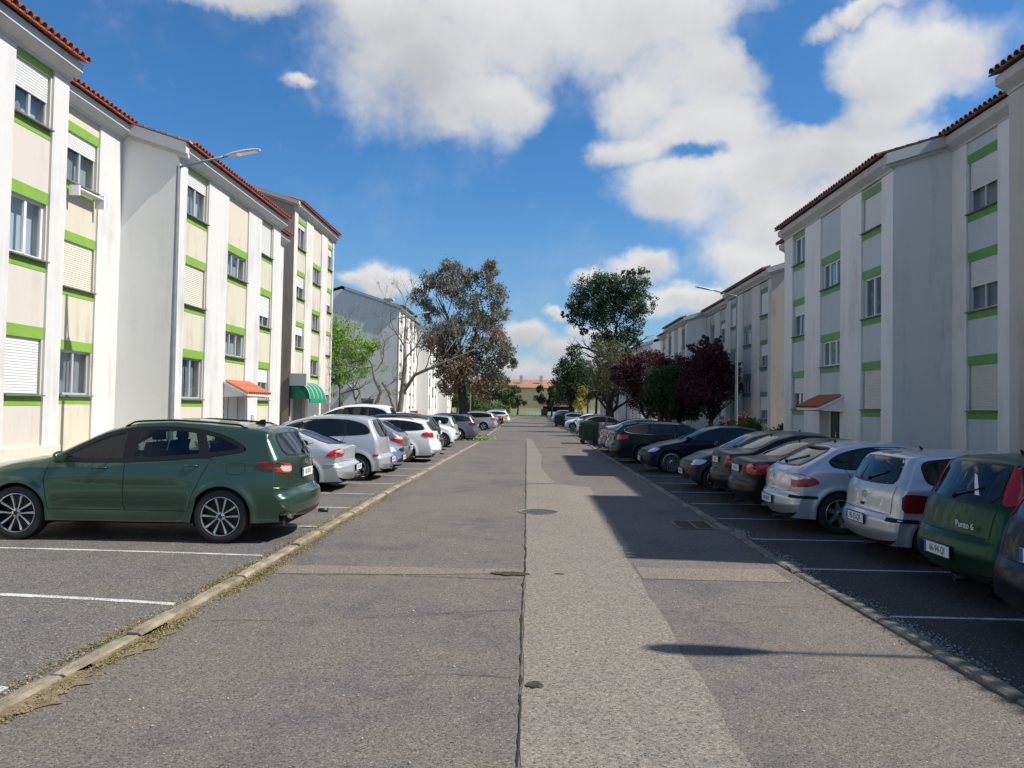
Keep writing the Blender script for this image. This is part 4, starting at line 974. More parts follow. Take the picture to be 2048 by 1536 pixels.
b = MB(); rr = random.Random(9)
for k in range(5): grow(b, (rr.uniform(-.3, .3), 0, 0), (rr.uniform(-.4, .4), 0, 1), 1.5, .09, 2, rr, .2, .5)
b.obj('trunk', M['bark_d'], t, True)
foliage('crown', [(-.8, 0, 3.6, .75, .8, .7), (.1, 0, 3.8, .7, .8, .7), (-1.1, 0, 2.7, .7, .7, .6), (.7, 0, 3.0, .8, .8, .8), (-.3, 0, 2.6, 1.3, 1.0, .9), (1.3, 0, 2.5, .8, .7, .7), (-.5, 0, 1.8, 1.1, .8, .5), (1.0, 0, 1.7, .7, .7, .5)], 15000, (.05, .10), LF['dark'], t, .5, 1.3)
foliage('crown', [(-.9, -.3, 3.7, .6, .5, .55), (-.1, -.3, 4.0, .5, .5, .5), (-1.2, -.3, 2.9, .5, .5, .5)], 4500, (.04, .09), LF['mid'], t, .5, 1.5)
t = tree('dark leafy tree rising behind the dumpster, right side', 7.4, 44.5)
b = MB(); rr = random.Random(19)
b.tube([(0, 0, 0), (0, 0, 2)], [.2, .15], 8); b.tube([(.5, 0, 0), (.55, 0, 2.2)], [.17, .12], 8)
b.obj('trunk', M['bark_d'], t, True)
foliage('crown', [(0, 0, 2.9, .8, .8, .7), (.4, 0, 2.2, .7, .8, .5), (-.4, 0, 3.4, .5, .6, .5)], 5000, (.05, .1), LF['dark'], t, .5)
for (x, y, r, h, mt, lb) in ((9.5, 34.3, .95, 1.5, 'mid', 'leafy shrub at the foot of the right lamp'), (8.8, 35.0, .6, .8, 'olive', 'low pale shrub at the kerb side of the right lamp'), (9.4, 39.4, .9, 1.2, 'dark', 'dark low shrub under the nearest purple tree'), (10.6, 33.2, .7, 1.3, 'dark', 'dark shrub against the beige wall behind the right lamp'), (9.9, 37, .8, 1.7, 'purple', 'reddish shrub behind the right lamp')):
    t = tree(lb, x, y, cat='shrub', name='shrub'); foliage('crown', [(0, 0, h * .55, r * .8, r * .8, h * .45), (r * .3, 0, h * .8, r * .5, r * .5, h * .25), (-r * .4, 0, h * .5, r * .4, r * .4, h * .3)], 3500, (.035, .075), LF[mt], t, .5)
    b = MB(); rr = random.Random(int(x * 10))
    for k in range(5): grow(b, (0, 0, 0), (rr.uniform(-.6, .6), rr.uniform(-.6, .6), 1), h * .6, .02, 1, rr)
    b.obj('stem', M['bark_d'], t)
# -- planting at the far end
far = [(-5.2, 170, 7.2, 2.9, 'mid', 'leafy tree behind the lawn, left of the yellow facade'), (-8.5, 150, 8.5, 4.0, 'dark', 'dark tree beyond the last cars on the left'), (-3.0, 174, 4.8, 1.4, 'olive', 'small pale tree standing before the low wall'), (4.0, 150, 7.2, 2.1, 'dark', 'rounded dark tree at the right end of the road'), (-12, 130, 9.5, 4.4, 'dark', 'broad dark tree behind the left lamp in the distance'),
       (-9.5, 118, 4.2, 2.6, 'mid', 'bushy green tree low over the far left cars'), (6.5, 128, 8.5, 3.4, 'mid', 'green tree far down the right side'), (9, 108, 9.0, 3.2, 'olive', 'thin olive tree far down the right side'), (12, 165, 9, 4, 'dark', 'dark tree at the far right corner'), (-16, 168, 8, 4, 'dark', 'dark tree at the far left corner')]
for (x, y, h, r, mt, lb) in far:
    t = tree(lb, x, y); rr = random.Random(int(y * 3)); b = MB(); b.tube([(0, 0, 0), (.1, 0, h * .45), (0, 0, h * .8)], [.2, .15, .06], 7); b.obj('trunk', M['bark_d'], t, True)
    cl = [(rr.gauss(0, r * .42), rr.gauss(0, r * .4), h * rr.uniform(.38, .86), r * rr.uniform(.3, .5), r * .45, h * rr.uniform(.08, .15)) for _ in range(11)]
    foliage('crown', cl, 7000, (.10, .24), LF[mt], t, .5)
for (x, y, r, h) in ((-7.2, 132, 2.2, 2.2), (-5.9, 148, 1.8, 2.4), (-8, 140, 2, 2.8), (-6.6, 156, 1.8, 2.2)):
    t = tree({132: 'round green bush nearest behind the far left cars', 148: 'bush at the left corner where the road ends', 140: 'taller bush among the bushes behind the far left cars', 156: 'last bush on the left before the lawn'}[y], x, y, cat='bush', name='bush', group='bushes at the far left')
    foliage('crown', [(0, 0, h * .5, r, r, h * .5), (r * .5, 0, h * .4, r * .6, r * .6, h * .35)], 3500, (.08, .18), LF['mid'], t, .5)
# grass patch by the road, left, and lawn blades
P = [(random.gauss(-3.7, .55), random.gauss(44.5, .9), random.uniform(0, .08)) for _ in range(2600)]
o = bpy.data.objects.new('grass', scatter_quads('grass', P, (.03, .09), LF['grass'], .1)); link(o); tag(o, 'small patch of green grass at the end of the left kerb', None, kind='stuff')
P = [(random.uniform(-12, 12), random.uniform(166, 176), random.uniform(.0, .15)) for _ in range(9000)]
o = bpy.data.objects.new('grass', scatter_quads('grass', P, (.08, .2), LF['grass'], .1)); link(o); tag(o, 'green lawn grass at the end of the street', None, kind='stuff')

# ================================================================= CARS
# car frame: +x nose, y left, z up; origin on the ground midway between the axles.
# P: silhouette from front bumper foot over the roof to rear bumper foot: (x, z, plan-inset at the side, edge radius)
PRO = {}
PRO['suv'] = dict(W=1.88, wb=2.71, wr=.355, tw=.235, sill=.27, bz=(.99, 1.11), tum=21,
    U=[(2.10, .24, .10, .04), (2.20, .36, .20, .05), (2.24, .62, .24, .05), (2.20, .84, .24, .05), (2.02, .97, .14, .07), (1.5, 1.06, .07, .09), (1.02, 1.13, .05, .06), (.32, 1.50, .07, .06), (-.1, 1.605, .05, .07), (-.6, 1.628, .05, .07), (-1.1, 1.60, .05, .07), (-1.5, 1.57, .05, .06), (-1.78, 1.545, .05, .05), (-1.95, 1.515, .06, .03), (-1.96, 1.47, .08, .03), (-2.19, 1.16, .14, .05), (-2.22, 1.08, .15, .05), (-2.25, .80, .16, .05), (-2.26, .72, .17, .05), (-2.37, .66, .20, .05), (-2.40, .50, .20, .05), (-2.34, .33, .16, .05), (-2.15, .28, .10, .03)],
    dlo=[(.88, 1.06), (.66, 1.22), (.32, 1.40), (.0, 1.49), (-.5, 1.525), (-.95, 1.50), (-1.3, 1.43), (-1.55, 1.32), (-1.68, 1.23), (-1.35, 1.165), (-.6, 1.085), (.3, 1.04)],
    panes=[[(.72, 1.07), (.56, 1.24), (.28, 1.39), (.02, 1.47), (-.04, 1.465), (.04, 1.065)], [(-.20, 1.49), (-.6, 1.52), (-.93, 1.50), (-1.06, 1.145), (-.14, 1.075)], [(-1.03, 1.485), (-1.28, 1.43), (-1.50, 1.33), (-1.62, 1.24), (-1.16, 1.165)]],
    ws=(1.17, 1.47, .70, .60), rw=(1.17, 1.43, .62, .56), tail=[(3, 1.04), (30, 1.06), (88, 1.085), (98, 1.03), (62, .955), (24, .915), (4, .95)], tailin=[(8, 1.015), (30, 1.025), (50, 1.015), (44, .955), (20, .94), (8, .95)], plate=(.90, 0), spoiler=True, rails=True,
    head=[(25, .92), (60, .93), (85, .90), (70, .82), (30, .80)], seams=[[(.93, 1.08), (1.0, .8), (.92, .42)], [(-.06, 1.09), (-.06, .5), (-.1, .40)], [(-.12, 1.53), (-.06, 1.09)], [(-1.25, 1.19), (-1.12, .95), (-.97, .62), (-.93, .45)], [(.92, .42), (-.93, .42)]], handles=[(.25, .97), (-.95, 1.02)])
PRO['hatch'] = dict(W=1.74, wb=2.51, wr=.31, tw=.20, sill=.22, bz=(.92, .99), tum=24,
    U=[(1.95, .2, .10, .04), (2.05, .34, .18, .05), (2.07, .55, .22, .05), (1.98, .70, .2, .06), (1.5, .88, .08, .09), (.95, .98, .05, .06), (.22, 1.33, .07, .06), (-.2, 1.42, .05, .07), (-.8, 1.425, .05, .08), (-1.25, 1.345, .06, .08), (-1.68, 1.12, .09, .07), (-1.90, 1.0, .12, .07), (-1.98, .93, .14, .07), (-2.03, .75, .16, .07), (-2.04, .62, .18, .06), (-2.11, .56, .2, .06), (-2.12, .38, .2, .06), (-2.0, .24, .14, .04)],
    dlo=[(.92, .98), (.5, 1.19), (.1, 1.31), (-.3, 1.355), (-.8, 1.345), (-1.2, 1.25), (-1.42, 1.12), (-1.36, 1.02), (-1.1, .985), (0, .96)],
    panes=[[(.80, 1.0), (.46, 1.165), (.08, 1.285), (-.18, 1.31), (-.18, .98)], [(-.27, 1.32), (-.75, 1.315), (-.98, 1.27), (-1.05, 1.0), (-.27, .98)], [(-1.05, 1.25), (-1.25, 1.18), (-1.36, 1.10), (-1.28, 1.02), (-1.11, 1.0)]],
    ws=(1.02, 1.31, .66, .54), rw=(1.045, 1.32, .57, .50), tail=[(22, .90), (50, .915), (80, .86), (92, .78), (70, .72), (30, .70)], tailin=[(26, .885), (48, .90), (74, .86), (50, .82), (26, .82)], plate=(.55, 0), strip=(.535, .58),
    head=[(20, .72), (60, .74), (85, .72), (60, .62), (22, .60)], seams=[[(.80, .97), (.85, .7), (.80, .3)], [(-.22, .97), (-.24, .3)], [(-1.10, 1.28), (-1.16, .98), (-1.0, .72), (-.82, .56)], [(.80, .28), (-.8, .28)]], handles=[(.0, .86), (-.95, .88)])
PRO['polo'] = dict(W=1.66, wb=2.40, wr=.29, tw=.18, sill=.22, bz=(.90, .94), tum=19,
    U=[(1.78, .2, .10, .04), (1.86, .34, .16, .05), (1.87, .52, .18, .05), (1.80, .70, .15, .06), (1.35, .88, .07, .09), (.92, .96, .05, .06), (.28, 1.31, .06, .06), (-.1, 1.40, .05, .07), (-.8, 1.415, .05, .08), (-1.30, 1.385, .05, .07), (-1.46, 1.355, .06, .05), (-1.55, 1.27, .08, .05), (-1.71, .96, .09, .05), (-1.76, .86, .1, .05), (-1.79, .64, .11, .05), (-1.80, .60, .12, .05), (-1.88, .56, .15, .05), (-1.89, .36, .15, .05), (-1.80, .24, .10, .04)],
    dlo=[(.90, .96), (.52, 1.16), (.15, 1.28), (-.2, 1.325), (-.9, 1.33), (-1.3, 1.29), (-1.38, 1.22), (-1.34, 1.02), (-1.2, .96), (0, .935)],
    panes=[[(.78, .98), (.46, 1.14), (.12, 1.255), (-.14, 1.29), (-.14, .96)], [(-.24, 1.30), (-.9, 1.305), (-1.27, 1.265), (-1.32, 1.18), (-1.30, 1.04), (-1.18, .985), (-.24, .96)]],
    ws=(1.0, 1.29, .63, .54), rw=(1.0, 1.285, .585, .52), tail=[(50, .87), (72, .875), (92, .86), (92, .66), (70, .645), (50, .65)], tailin=None, plate=(.50, 0), strip=(.52, .565),
    head=[(20, .70), (60, .72), (80, .70), (60, .60), (22, .58)], seams=[[(.76, .95), (.80, .7), (.76, .3)], [(-.19, .95), (-.24, .3)], [(-.19, 1.31), (-.19, .95)], [(.76, .28), (-.24, .28)]], handles=[(-.02, .84)])
PRO['punto'] = dict(PRO['polo'], W=1.66, tum=17,
    U=[(1.78, .2, .10, .04), (1.88, .34, .18, .05), (1.89, .52, .2, .05), (1.80, .72, .18, .06), (1.4, .90, .07, .09), (.95, .99, .05, .06), (.28, 1.36, .06, .06), (-.1, 1.455, .05, .07), (-.8, 1.48, .05, .08), (-1.30, 1.45, .05, .07), (-1.46, 1.42, .07, .04), (-1.52, 1.36, .10, .05), (-1.74, .98, .13, .06), (-1.78, .86, .13, .06), (-1.83, .66, .14, .06), (-1.88, .60, .16, .06), (-1.92, .46, .17, .06), (-1.84, .26, .10, .04)],
    rw=(1.0, 1.35, .61, .56), tail=[(18, 1.42), (50, 1.42), (52, 1.2), (58, 1.0), (24, .97), (20, 1.15)], tailin=None, plate=(.47, 0), strip=None, tailax=(.60, .30))
PRO['sedan'] = dict(W=1.72, wb=2.62, wr=.31, tw=.20, sill=.22, bz=(.92, .97), tum=25,
    U=[(2.08, .2, .10, .04), (2.18, .34, .18, .05), (2.2, .52, .22, .05), (2.1, .68, .2, .06), (1.55, .86, .08, .09), (.98, .95, .05, .06), (.28, 1.29, .07, .06), (-.15, 1.385, .05, .07), (-.7, 1.385, .05, .08), (-1.1, 1.29, .06, .08), (-1.62, 1.05, .07, .06), (-1.72, 1.02, .06, .06), (-2.08, 1.0, .07, .06), (-2.17, .97, .10, .04), (-2.22, .80, .14, .05), (-2.24, .62, .16, .05), (-2.30, .56, .18, .05), (-2.31, .36, .18, .05), (-2.18, .24, .12, .04)],
    dlo=[(.95, .96), (.5, 1.17), (.1, 1.28), (-.3, 1.32), (-.8, 1.305), (-1.15, 1.19), (-1.42, 1.05), (-1.3, .995), (-1.1, .98), (0, .95)],
    panes=[[(.82, .98), (.46, 1.145), (.08, 1.255), (-.2, 1.285), (-.2, .97)], [(-.3, 1.29), (-.76, 1.275), (-1.0, 1.19), (-1.06, 1.0), (-.3, .97)], [(-1.06, 1.18), (-1.34, 1.05), (-1.11, 1.0)]],
    ws=(1.0, 1.28, .64, .54), rw=(1.06, 1.29, .60, .52), tail=[(14, .90), (60, .93), (86, .90), (92, .80), (60, .72), (14, .74)], tailin=None, plate=(.80, 0), strip=None,
    head=[(15, .72), (60, .75), (82, .72), (60, .63), (18, .60)], seams=[[(.82, .95), (.86, .7), (.8, .3)], [(-.25, .96), (-.27, .3)], [(-1.06, 1.2), (-1.16, .97), (-1.02, .72), (-.86, .56)], [(.8, .28), (-.85, .28)]], handles=[(-.03, .86), (-.95, .87)])
PRO['liftback'] = dict(PRO['sedan'], W=1.77, wb=2.75,
    U=[(2.15, .2, .10, .04), (2.25, .34, .18, .05), (2.27, .52, .22, .05), (2.15, .70, .2, .06), (1.6, .90, .08, .09), (1.05, .98, .05, .06), (.30, 1.33, .07, .06), (-.15, 1.42, .05, .07), (-.7, 1.425, .05, .08), (-1.2, 1.34, .06, .09), (-1.85, 1.10, .09, .08), (-2.12, 1.03, .12, .06), (-2.24, 1.02, .14, .03), (-2.23, .94, .17, .05), (-2.22, .70, .20, .06), (-2.26, .66, .22, .06), (-2.36, .62, .24, .06), (-2.36, .40, .24, .06), (-2.22, .24, .14, .04)],
    dlo=[(.98, 1.0), (.5, 1.22), (.1, 1.32), (-.3, 1.36), (-.8, 1.345), (-1.2, 1.25), (-1.62, 1.10), (-1.4, 1.03), (-1.1, 1.0), (0, .98)], panes=[[(.86, 1.01), (.46, 1.19), (.08, 1.295), (-.2, 1.325), (-.2, 1.0)], [(-.3, 1.33), (-.76, 1.315), (-1.06, 1.25), (-1.12, 1.03), (-.3, 1.0)], [(-1.12, 1.23), (-1.52, 1.095), (-1.17, 1.035)]],
    rw=(1.085, 1.33, .62, .52), tail=[(14, .94), (40, .955), (66, .93), (88, .80), (50, .775), (16, .80)], tailin=[(18, .925), (42, .935), (60, .90), (40, .86), (18, .86)], plate=(.52, 0), bz=(.93, 1.0), strip=(.60, .625))
PRO['wagon'] = dict(W=1.78, wb=2.70, wr=.325, tw=.21, sill=.23, bz=(.95, 1.0), tum=21,
    U=[(2.12, .2, .10, .04), (2.22, .34, .18, .05), (2.24, .55, .22, .05), (2.12, .72, .2, .06), (1.6, .90, .08, .09), (1.0, .99, .05, .06), (.26, 1.36, .07, .06), (-.15, 1.45, .05, .07), (-1.0, 1.475, .05, .08), (-1.7, 1.43, .05, .07), (-1.98, 1.38, .06, .04), (-2.05, 1.32, .09, .05), (-2.30, 1.02, .13, .06), (-2.34, .90, .15, .06), (-2.37, .68, .17, .06), (-2.45, .60, .2, .06), (-2.46, .38, .2, .06), (-2.3, .24, .12, .04)],
    dlo=[(.98, 1.0), (.5, 1.22), (.1, 1.335), (-.3, 1.385), (-1.0, 1.395), (-1.6, 1.34), (-1.98, 1.23), (-2.06, 1.13), (-1.9, 1.05), (-1.1, 1.01), (0, .98)],
    panes=[[(.86, 1.02), (.46, 1.195), (.08, 1.31), (-.2, 1.35), (-.2, 1.0)], [(-.3, 1.36), (-.9, 1.37), (-1.12, 1.36), (-1.12, 1.035), (-.3, 1.0)], [(-1.22, 1.355), (-1.6, 1.31), (-1.92, 1.215), (-1.99, 1.13), (-1.86, 1.075), (-1.22, 1.045)]],
    ws=(1.04, 1.35, .66, .56), rw=(1.06, 1.31, .60, .54), tail=[(20, .98), (60, 1.0), (88, .97), (92, .88), (60, .82), (22, .82)], tailin=None, plate=(.84, 0), rails=True,
    head=[(18, .76), (60, .78), (82, .75), (60, .66), (20, .62)], seams=[[(.84, .98), (.88, .7), (.82, .3)], [(-.25, .99), (-.27, .3)], [(-1.17, 1.36), (-1.2, 1.0), (-1.02, .74), (-.88, .58)], [(.82, .28), (-.86, .28)]], handles=[(-.02, .89), (-.98, .91)])
PRO['mpv'] = dict(W=1.70, wb=2.63, wr=.32, tw=.20, sill=.24, bz=(1.0, 1.03), tum=15,
    U=[(1.85, .2, .10, .04), (1.93, .36, .16, .05), (1.95, .58, .2, .05), (1.86, .82, .18, .06), (1.5, 1.0, .08, .09), (1.15, 1.08, .05, .06), (.38, 1.46, .06, .06), (0, 1.56, .05, .07), (-.6, 1.615, .05, .08), (-1.3, 1.59, .05, .08), (-1.60, 1.54, .06, .06), (-1.68, 1.45, .09, .05), (-1.87, 1.10, .11, .06), (-1.92, .95, .12, .06), (-1.95, .70, .13, .06), (-1.97, .66, .14, .06), (-2.06, .60, .17, .06), (-2.07, .40, .17, .06), (-1.95, .26, .10, .04)],
    dlo=[(1.12, 1.08), (.7, 1.27), (.3, 1.41), (-.1, 1.485), (-.6, 1.51), (-1.1, 1.49), (-1.45, 1.40), (-1.6, 1.27), (-1.62, 1.14), (-1.1, 1.09), (.2, 1.05)],
    panes=[[(.98, 1.09), (.66, 1.25), (.28, 1.385), (.02, 1.44), (.02, 1.08)], [(-.06, 1.46), (-.6, 1.485), (-.92, 1.475), (-.96, 1.11), (-.06, 1.08)], [(-1.04, 1.465), (-1.3, 1.41), (-1.5, 1.30), (-1.57, 1.18), (-1.55, 1.145), (-1.06, 1.12)]],
    ws=(1.12, 1.46, .66, .56), rw=(1.10, 1.47, .56, .52), tail=[(46, .66), (62, .66), (66, .60), (48, .60)], tailin=None, plate=(.50, 0), strip=None,
    head=[(18, .84), (60, .86), (82, .83), (60, .72), (20, .70)], seams=[[(.92, 1.05), (.95, .7), (.88, .32)], [(-.02, 1.07), (-.04, .3)], [(-1.0, 1.47), (-1.0, 1.1), (-.92, .8), (-.82, .58)], [(.88, .3), (-.82, .3)]], handles=[(.2, .97), (-.8, .98)])
def smooth_profile(U, step=.03):
    U = np.array(U, float); d = np.r_[0, np.cumsum(np.hypot(np.diff(U[:, 0]), np.diff(U[:, 1])))]
    n = int(d[-1] / step); s = np.linspace(0, d[-1], n + 1); A = np.stack([np.interp(s, d, U[:, k]) for k in range(4)], 1)
    for _ in range(4):
        B = A.copy(); B[1:-1] = (A[:-2] + 2 * A[1:-1] + A[2:]) / 4; A = B
    return A
CARMESH = {}
def chaikin(P, n=2):
    P = [np.array(p, float) for p in P]
    for _ in range(n):
        Q = []
        for i in range(len(P)): a, b = P[i], P[(i + 1) % len(P)]; Q += [a * .8 + b * .2, a * .2 + b * .8]
        P = Q
    return P
def car_geo(kind, q=1.0, W=None, fx=1.0, fz=1.0, wr=None):
    """body shell (numpy surface) and everything laid on it, as cached meshes for this shape"""
    sp = dict(PRO[kind]); W = W or sp['W']; wr = wr or sp['wr']
    key = (kind, q, W, fx, fz, wr)
    if key in CARMESH: return CARMESH[key]
    U0 = [(x * fx, z * fz, c, r) for x, z, c, r in sp['U']]
    A = smooth_profile(U0, .03 / q)
    hw = W / 2; wb = sp['wb'] * fx; bz = [b * fz for b in sp['bz']]; tn = math.tan(R(sp['tum'])); sill = sp['sill'] * fz
    xf, xr = A[:, 0].max(), A[:, 0].min(); ra = wr + .045; zc = wr
    def yside(x, z):
        bl = bz[1] + (bz[0] - bz[1]) * np.clip((x - xr * .7) / (xf * .5 - xr * .7), 0, 1)
        y = hw * (1 - .045 * ((z - .60 * fz) / (.42 * fz)) ** 2 * (z < .6 * fz) - .035 * np.clip((z - .60 * fz) / (.4 * fz), 0, 1) ** 2)
        k = .022; t = (z - bl) / k; sp_ = k * np.where(t > 20, t, np.log1p(np.exp(np.minimum(t, 20))))
        y = y - tn * sp_ - .010 * (1 / (1 + np.exp(-np.clip((z - bl) / .01, -30, 30))))
        pf = np.clip((x - xf * .50) / (xf * .5), 0, 1); pr = np.clip((xr * .50 - x) / (-xr * .5), 0, 1)
        y = y * (1 - .09 * pf ** 2.2) * (1 - .075 * pr ** 2.2)
        for xa in (wb / 2, -wb / 2):
            rho = np.hypot(x - xa, z - zc); y = y + .018 * np.exp(-((rho - ra - .02) / .05) ** 2) * (z < bl)
        mid = np.exp(-((x) / (wb * .33)) ** 4)
        y = y - .018 * mid * np.exp(-((z - .48 * fz) / .09) ** 2) + .006 * np.tanh((z - .80 * fz) / .015) * (z < bl) * mid
        return y
    T = np.gradient(A[:, :2], axis=0); T /= np.linalg.norm(T, axis=1)[:, None] + 1e-9; nrm = np.stack([-T[:, 1], T[:, 0]], 1)
    for _ in range(int(70 * q * q)):
        nb = nrm.copy(); nb[1:-1] = (nrm[:-2] + 2 * nrm[1:-1] + nrm[2:]) / 4; nrm = nb
    nrm /= np.linalg.norm(nrm, axis=1)[:, None] + 1e-9
    adv = np.r_[0, np.cumsum(np.abs(np.diff(A[:, 0])) + .04 * np.abs(np.diff(A[:, 1])))]; adv /= adv[-1]
    xs0, xe0 = A[0, 0] - .02, A[-1, 0] + .02
    s = np.linspace(0, 1, len(A)); Lx = xs0 + (xe0 - xs0) * adv
    extra = []
    for xa in (wb / 2, -wb / 2):
        for k in range(0, 21): extra.append(xa + ra * math.cos(math.pi * k / 20))
        extra += [xa + ra + .003, xa - ra - .003]
    se = np.interp(-np.array(extra), -Lx, s)
    S = np.unique(np.round(np.r_[s, se], 6)); keep = [S[0]]
    sefix = set(np.round(se, 6))
    for v in S[1:]:
        if v - keep[-1] < .0006 and v not in sefix: continue
        keep.append(v)
    S = np.array(keep)
    G_ = lambda a: np.interp(S, s, a)
    ux, uz, uc, ur = (G_(A[:, k]) for k in range(4)); nx, nz = G_(nrm[:, 0]), G_(nrm[:, 1]); lx = G_(Lx)
    lz = np.full_like(lx, sill)
    end = np.minimum(np.clip((lx - xe0) / .5, 0, 1), np.clip((xs0 - lx) / .5, 0, 1)); lz = sill + .02 * (1 - end) ** 2
    for xa in (wb / 2, -wb / 2):
        dx = np.abs(lx - xa); ins = dx < ra - 1e-4; lz = np.where(ins, zc + np.sqrt(np.maximum(ra ** 2 - dx ** 2, 0)), lz)
    ix, iz = ux + nx * (uc + ur), uz + nz * (uc + ur)
    ix = np.clip(ix, xr + .05, xf - .05); iz = np.maximum(iz, lz + .02)
    nside = int(16 * q) + 4; V = []; cols = 0
    tv = np.linspace(0, 1, nside)
    rows = [np.stack([lx, np.maximum(yside(lx, lz) - .10, .2), lz + .0], 1)]
    for v in tv:
        x = lx + (ix - lx) * v; z = lz + (iz - lz) * v; rows.append(np.stack([x, yside(x, z), z], 1))
    yc = yside(ix, iz)
    for qq in [.997, .991, .983, .973, .96, .945, .925, .90, .86, .80, .70, .56, .4, .2, 0.0]:
        inset = uc * qq ** 2 + ur * qq ** 26; rows.append(np.stack([ux + nx * inset, yc * qq, uz + nz * inset], 1))
    Gd = np.stack(rows, 1); m, n = Gd.shape[:2]                    # stations x columns
    Vl = Gd.reshape(-1, 3); Vr = Vl * [1, -1, 1]
    idx = np.arange(m * n).reshape(m, n)
    Fq = np.stack([idx[:-1, :-1], idx[:-1, 1:], idx[1:, 1:], idx[1:, :-1]], -1).reshape(-1, 4)
    Vv = np.vstack([Vl, Vr]); Ff = np.vstack([Fq, (Fq + m * n)[:, ::-1]])
    me = bpy.data.meshes.new('body'); me.from_pydata(Vv.tolist(), [], Ff.tolist())
    import bmesh
    bm = bmesh.new(); bm.from_mesh(me); bmesh.ops.remove_doubles(bm, verts=bm.verts, dist=.0008); bmesh.ops.recalc_face_normals(bm, faces=bm.faces)
    for f in bm.faces: f.smooth = True
    bm.to_mesh(me); me.set_sharp_from_angle(angle=R(66)); bvh = BVHTree.FromBMesh(bm); bm.free()
    g = dict(body=me, bvh=bvh, sp=sp, W=W, wb=wb, wr=wr, xf=xf, xr=xr, hw=hw, fx=fx, fz=fz, ra=ra, sill=sill, lx=lx, q=q, cache={})
    CARMESH[key] = g; return g
def mp_side(g, s): return lambda a, b: (Vector((a, s * 3, b)), Vector((0, -s, 0)))
def mp_front(g): return lambda a, b: (Vector((4, a, b)), Vector((-1, 0, 0)))
def mp_rear(g): return lambda a, b: (Vector((-4, a, b)), Vector((1, 0, 0)))
def mp_corner(g, s, rear=True, ax=None):
    dx, dy = ax or (.55, .42)
    cx = (g['xr'] + dx) if rear else (g['xf'] - dx); cy = s * (g['hw'] - dy); sg = -1 if rear else 1
    def f(a, b):
        an = R(a); d = Vector((sg * math.cos(an), s * math.sin(an), 0)); return Vector((cx, cy, b)) + d * 2.5, -d
    return f
def cast(g, o, d, off):
    hit, nr, _, _ = g['bvh'].ray_cast(o, d)
    if hit is None: return None
    if nr.dot(d) > 0: nr = -nr
    return hit + nr * off
def patch(g, name, polys, maps, off, mt, parent, smooth=2, rings=3, key=None):
    """lay outlines on the body; each has its own small depth (skirt sunk into the body)"""
    ck = (name, key, off, smooth, mt.name, str(polys) if key is None else '')
    if ck not in g['cache']:
        b = MB()
        for mp in maps:
            for poly in polys:
                P = chaikin([(x, z) for x, z in poly], smooth)
                # resample long edges
                Q = []
                for i in range(len(P)):
                    a, c = P[i], P[(i + 1) % len(P)]; L = np.linalg.norm((a - c) * ([1, 1] if abs(a[0]) < 5 else [.01, 1])); k = max(1, int(L / .10))
                    for j in range(k): Q.append(a + (c - a) * j / k)
                P = Q; C = sum(P) / len(P); n = len(P); V = []; ok = True
                levels = [(1.0, -.012), (1.0, off)] + [(1 - (i + 1) / (rings + 1), off) for i in range(rings)]
                last = None
                for sc, of in levels:
                    for p in P:
                        w = C + (p - C) * sc; h = cast(g, *mp(*w), of)
                        if h is None: h = last
                        if h is None: ok = False; break
                        last = h; V.append(h)
                    if not ok: break
                if not ok: continue
                h = cast(g, *mp(*C), off) or last; V.append(h)
                F = [(l * n + i, l * n + (i + 1) % n, (l + 1) * n + (i + 1) % n, (l + 1) * n + i) for l in range(len(levels) - 1) for i in range(n)]
                k0 = (len(levels) - 1) * n; F += [(k0 + i, k0 + (i + 1) % n, len(V) - 1) for i in range(n)]
                b.add(V, F)
        me = b.mesh(name, mt, True, 30); g['cache'][ck] = me
    return inst(name, g['cache'][ck], parent)
def ribbon(g, name, lines, maps, off, w, mt, parent, key=None):
    ck = (name, key or str(lines), w)
    if ck not in g['cache']:
        b = MB()
        for mp in maps:
            for ln in lines:
                pts = []
                for (a, c) in zip(ln[:-1], ln[1:]):
                    L = math.hypot((a[0] - c[0]) * (1 if abs(a[0]) < 5 else .01), a[1] - c[1]); k = max(1, int(L / .05))
                    pts += [(a[0] + (c[0] - a[0]) * j / k, a[1] + (c[1] - a[1]) * j / k) for j in range(k)]
                pts.append(ln[-1]); H = []
                for p in pts:
                    o, d = mp(*p); h = cast(g, o, d, off)
                    if h is not None: H.append((h, d))
                if len(H) < 2: continue
                V = []
                for i, (h, d) in enumerate(H):
                    t = (H[min(i + 1, len(H) - 1)][0] - H[max(i - 1, 0)][0]).normalized(); sdv = t.cross(d).normalized() * w / 2; V += [h - sdv, h + sdv]
                b.add(V, [(2 * i, 2 * i + 1, 2 * i + 3, 2 * i + 2) for i in range(len(H) - 1)])
        g['cache'][ck] = b.mesh(name, mt)
    return inst(name, g['cache'][ck], parent)
RIMS = {}
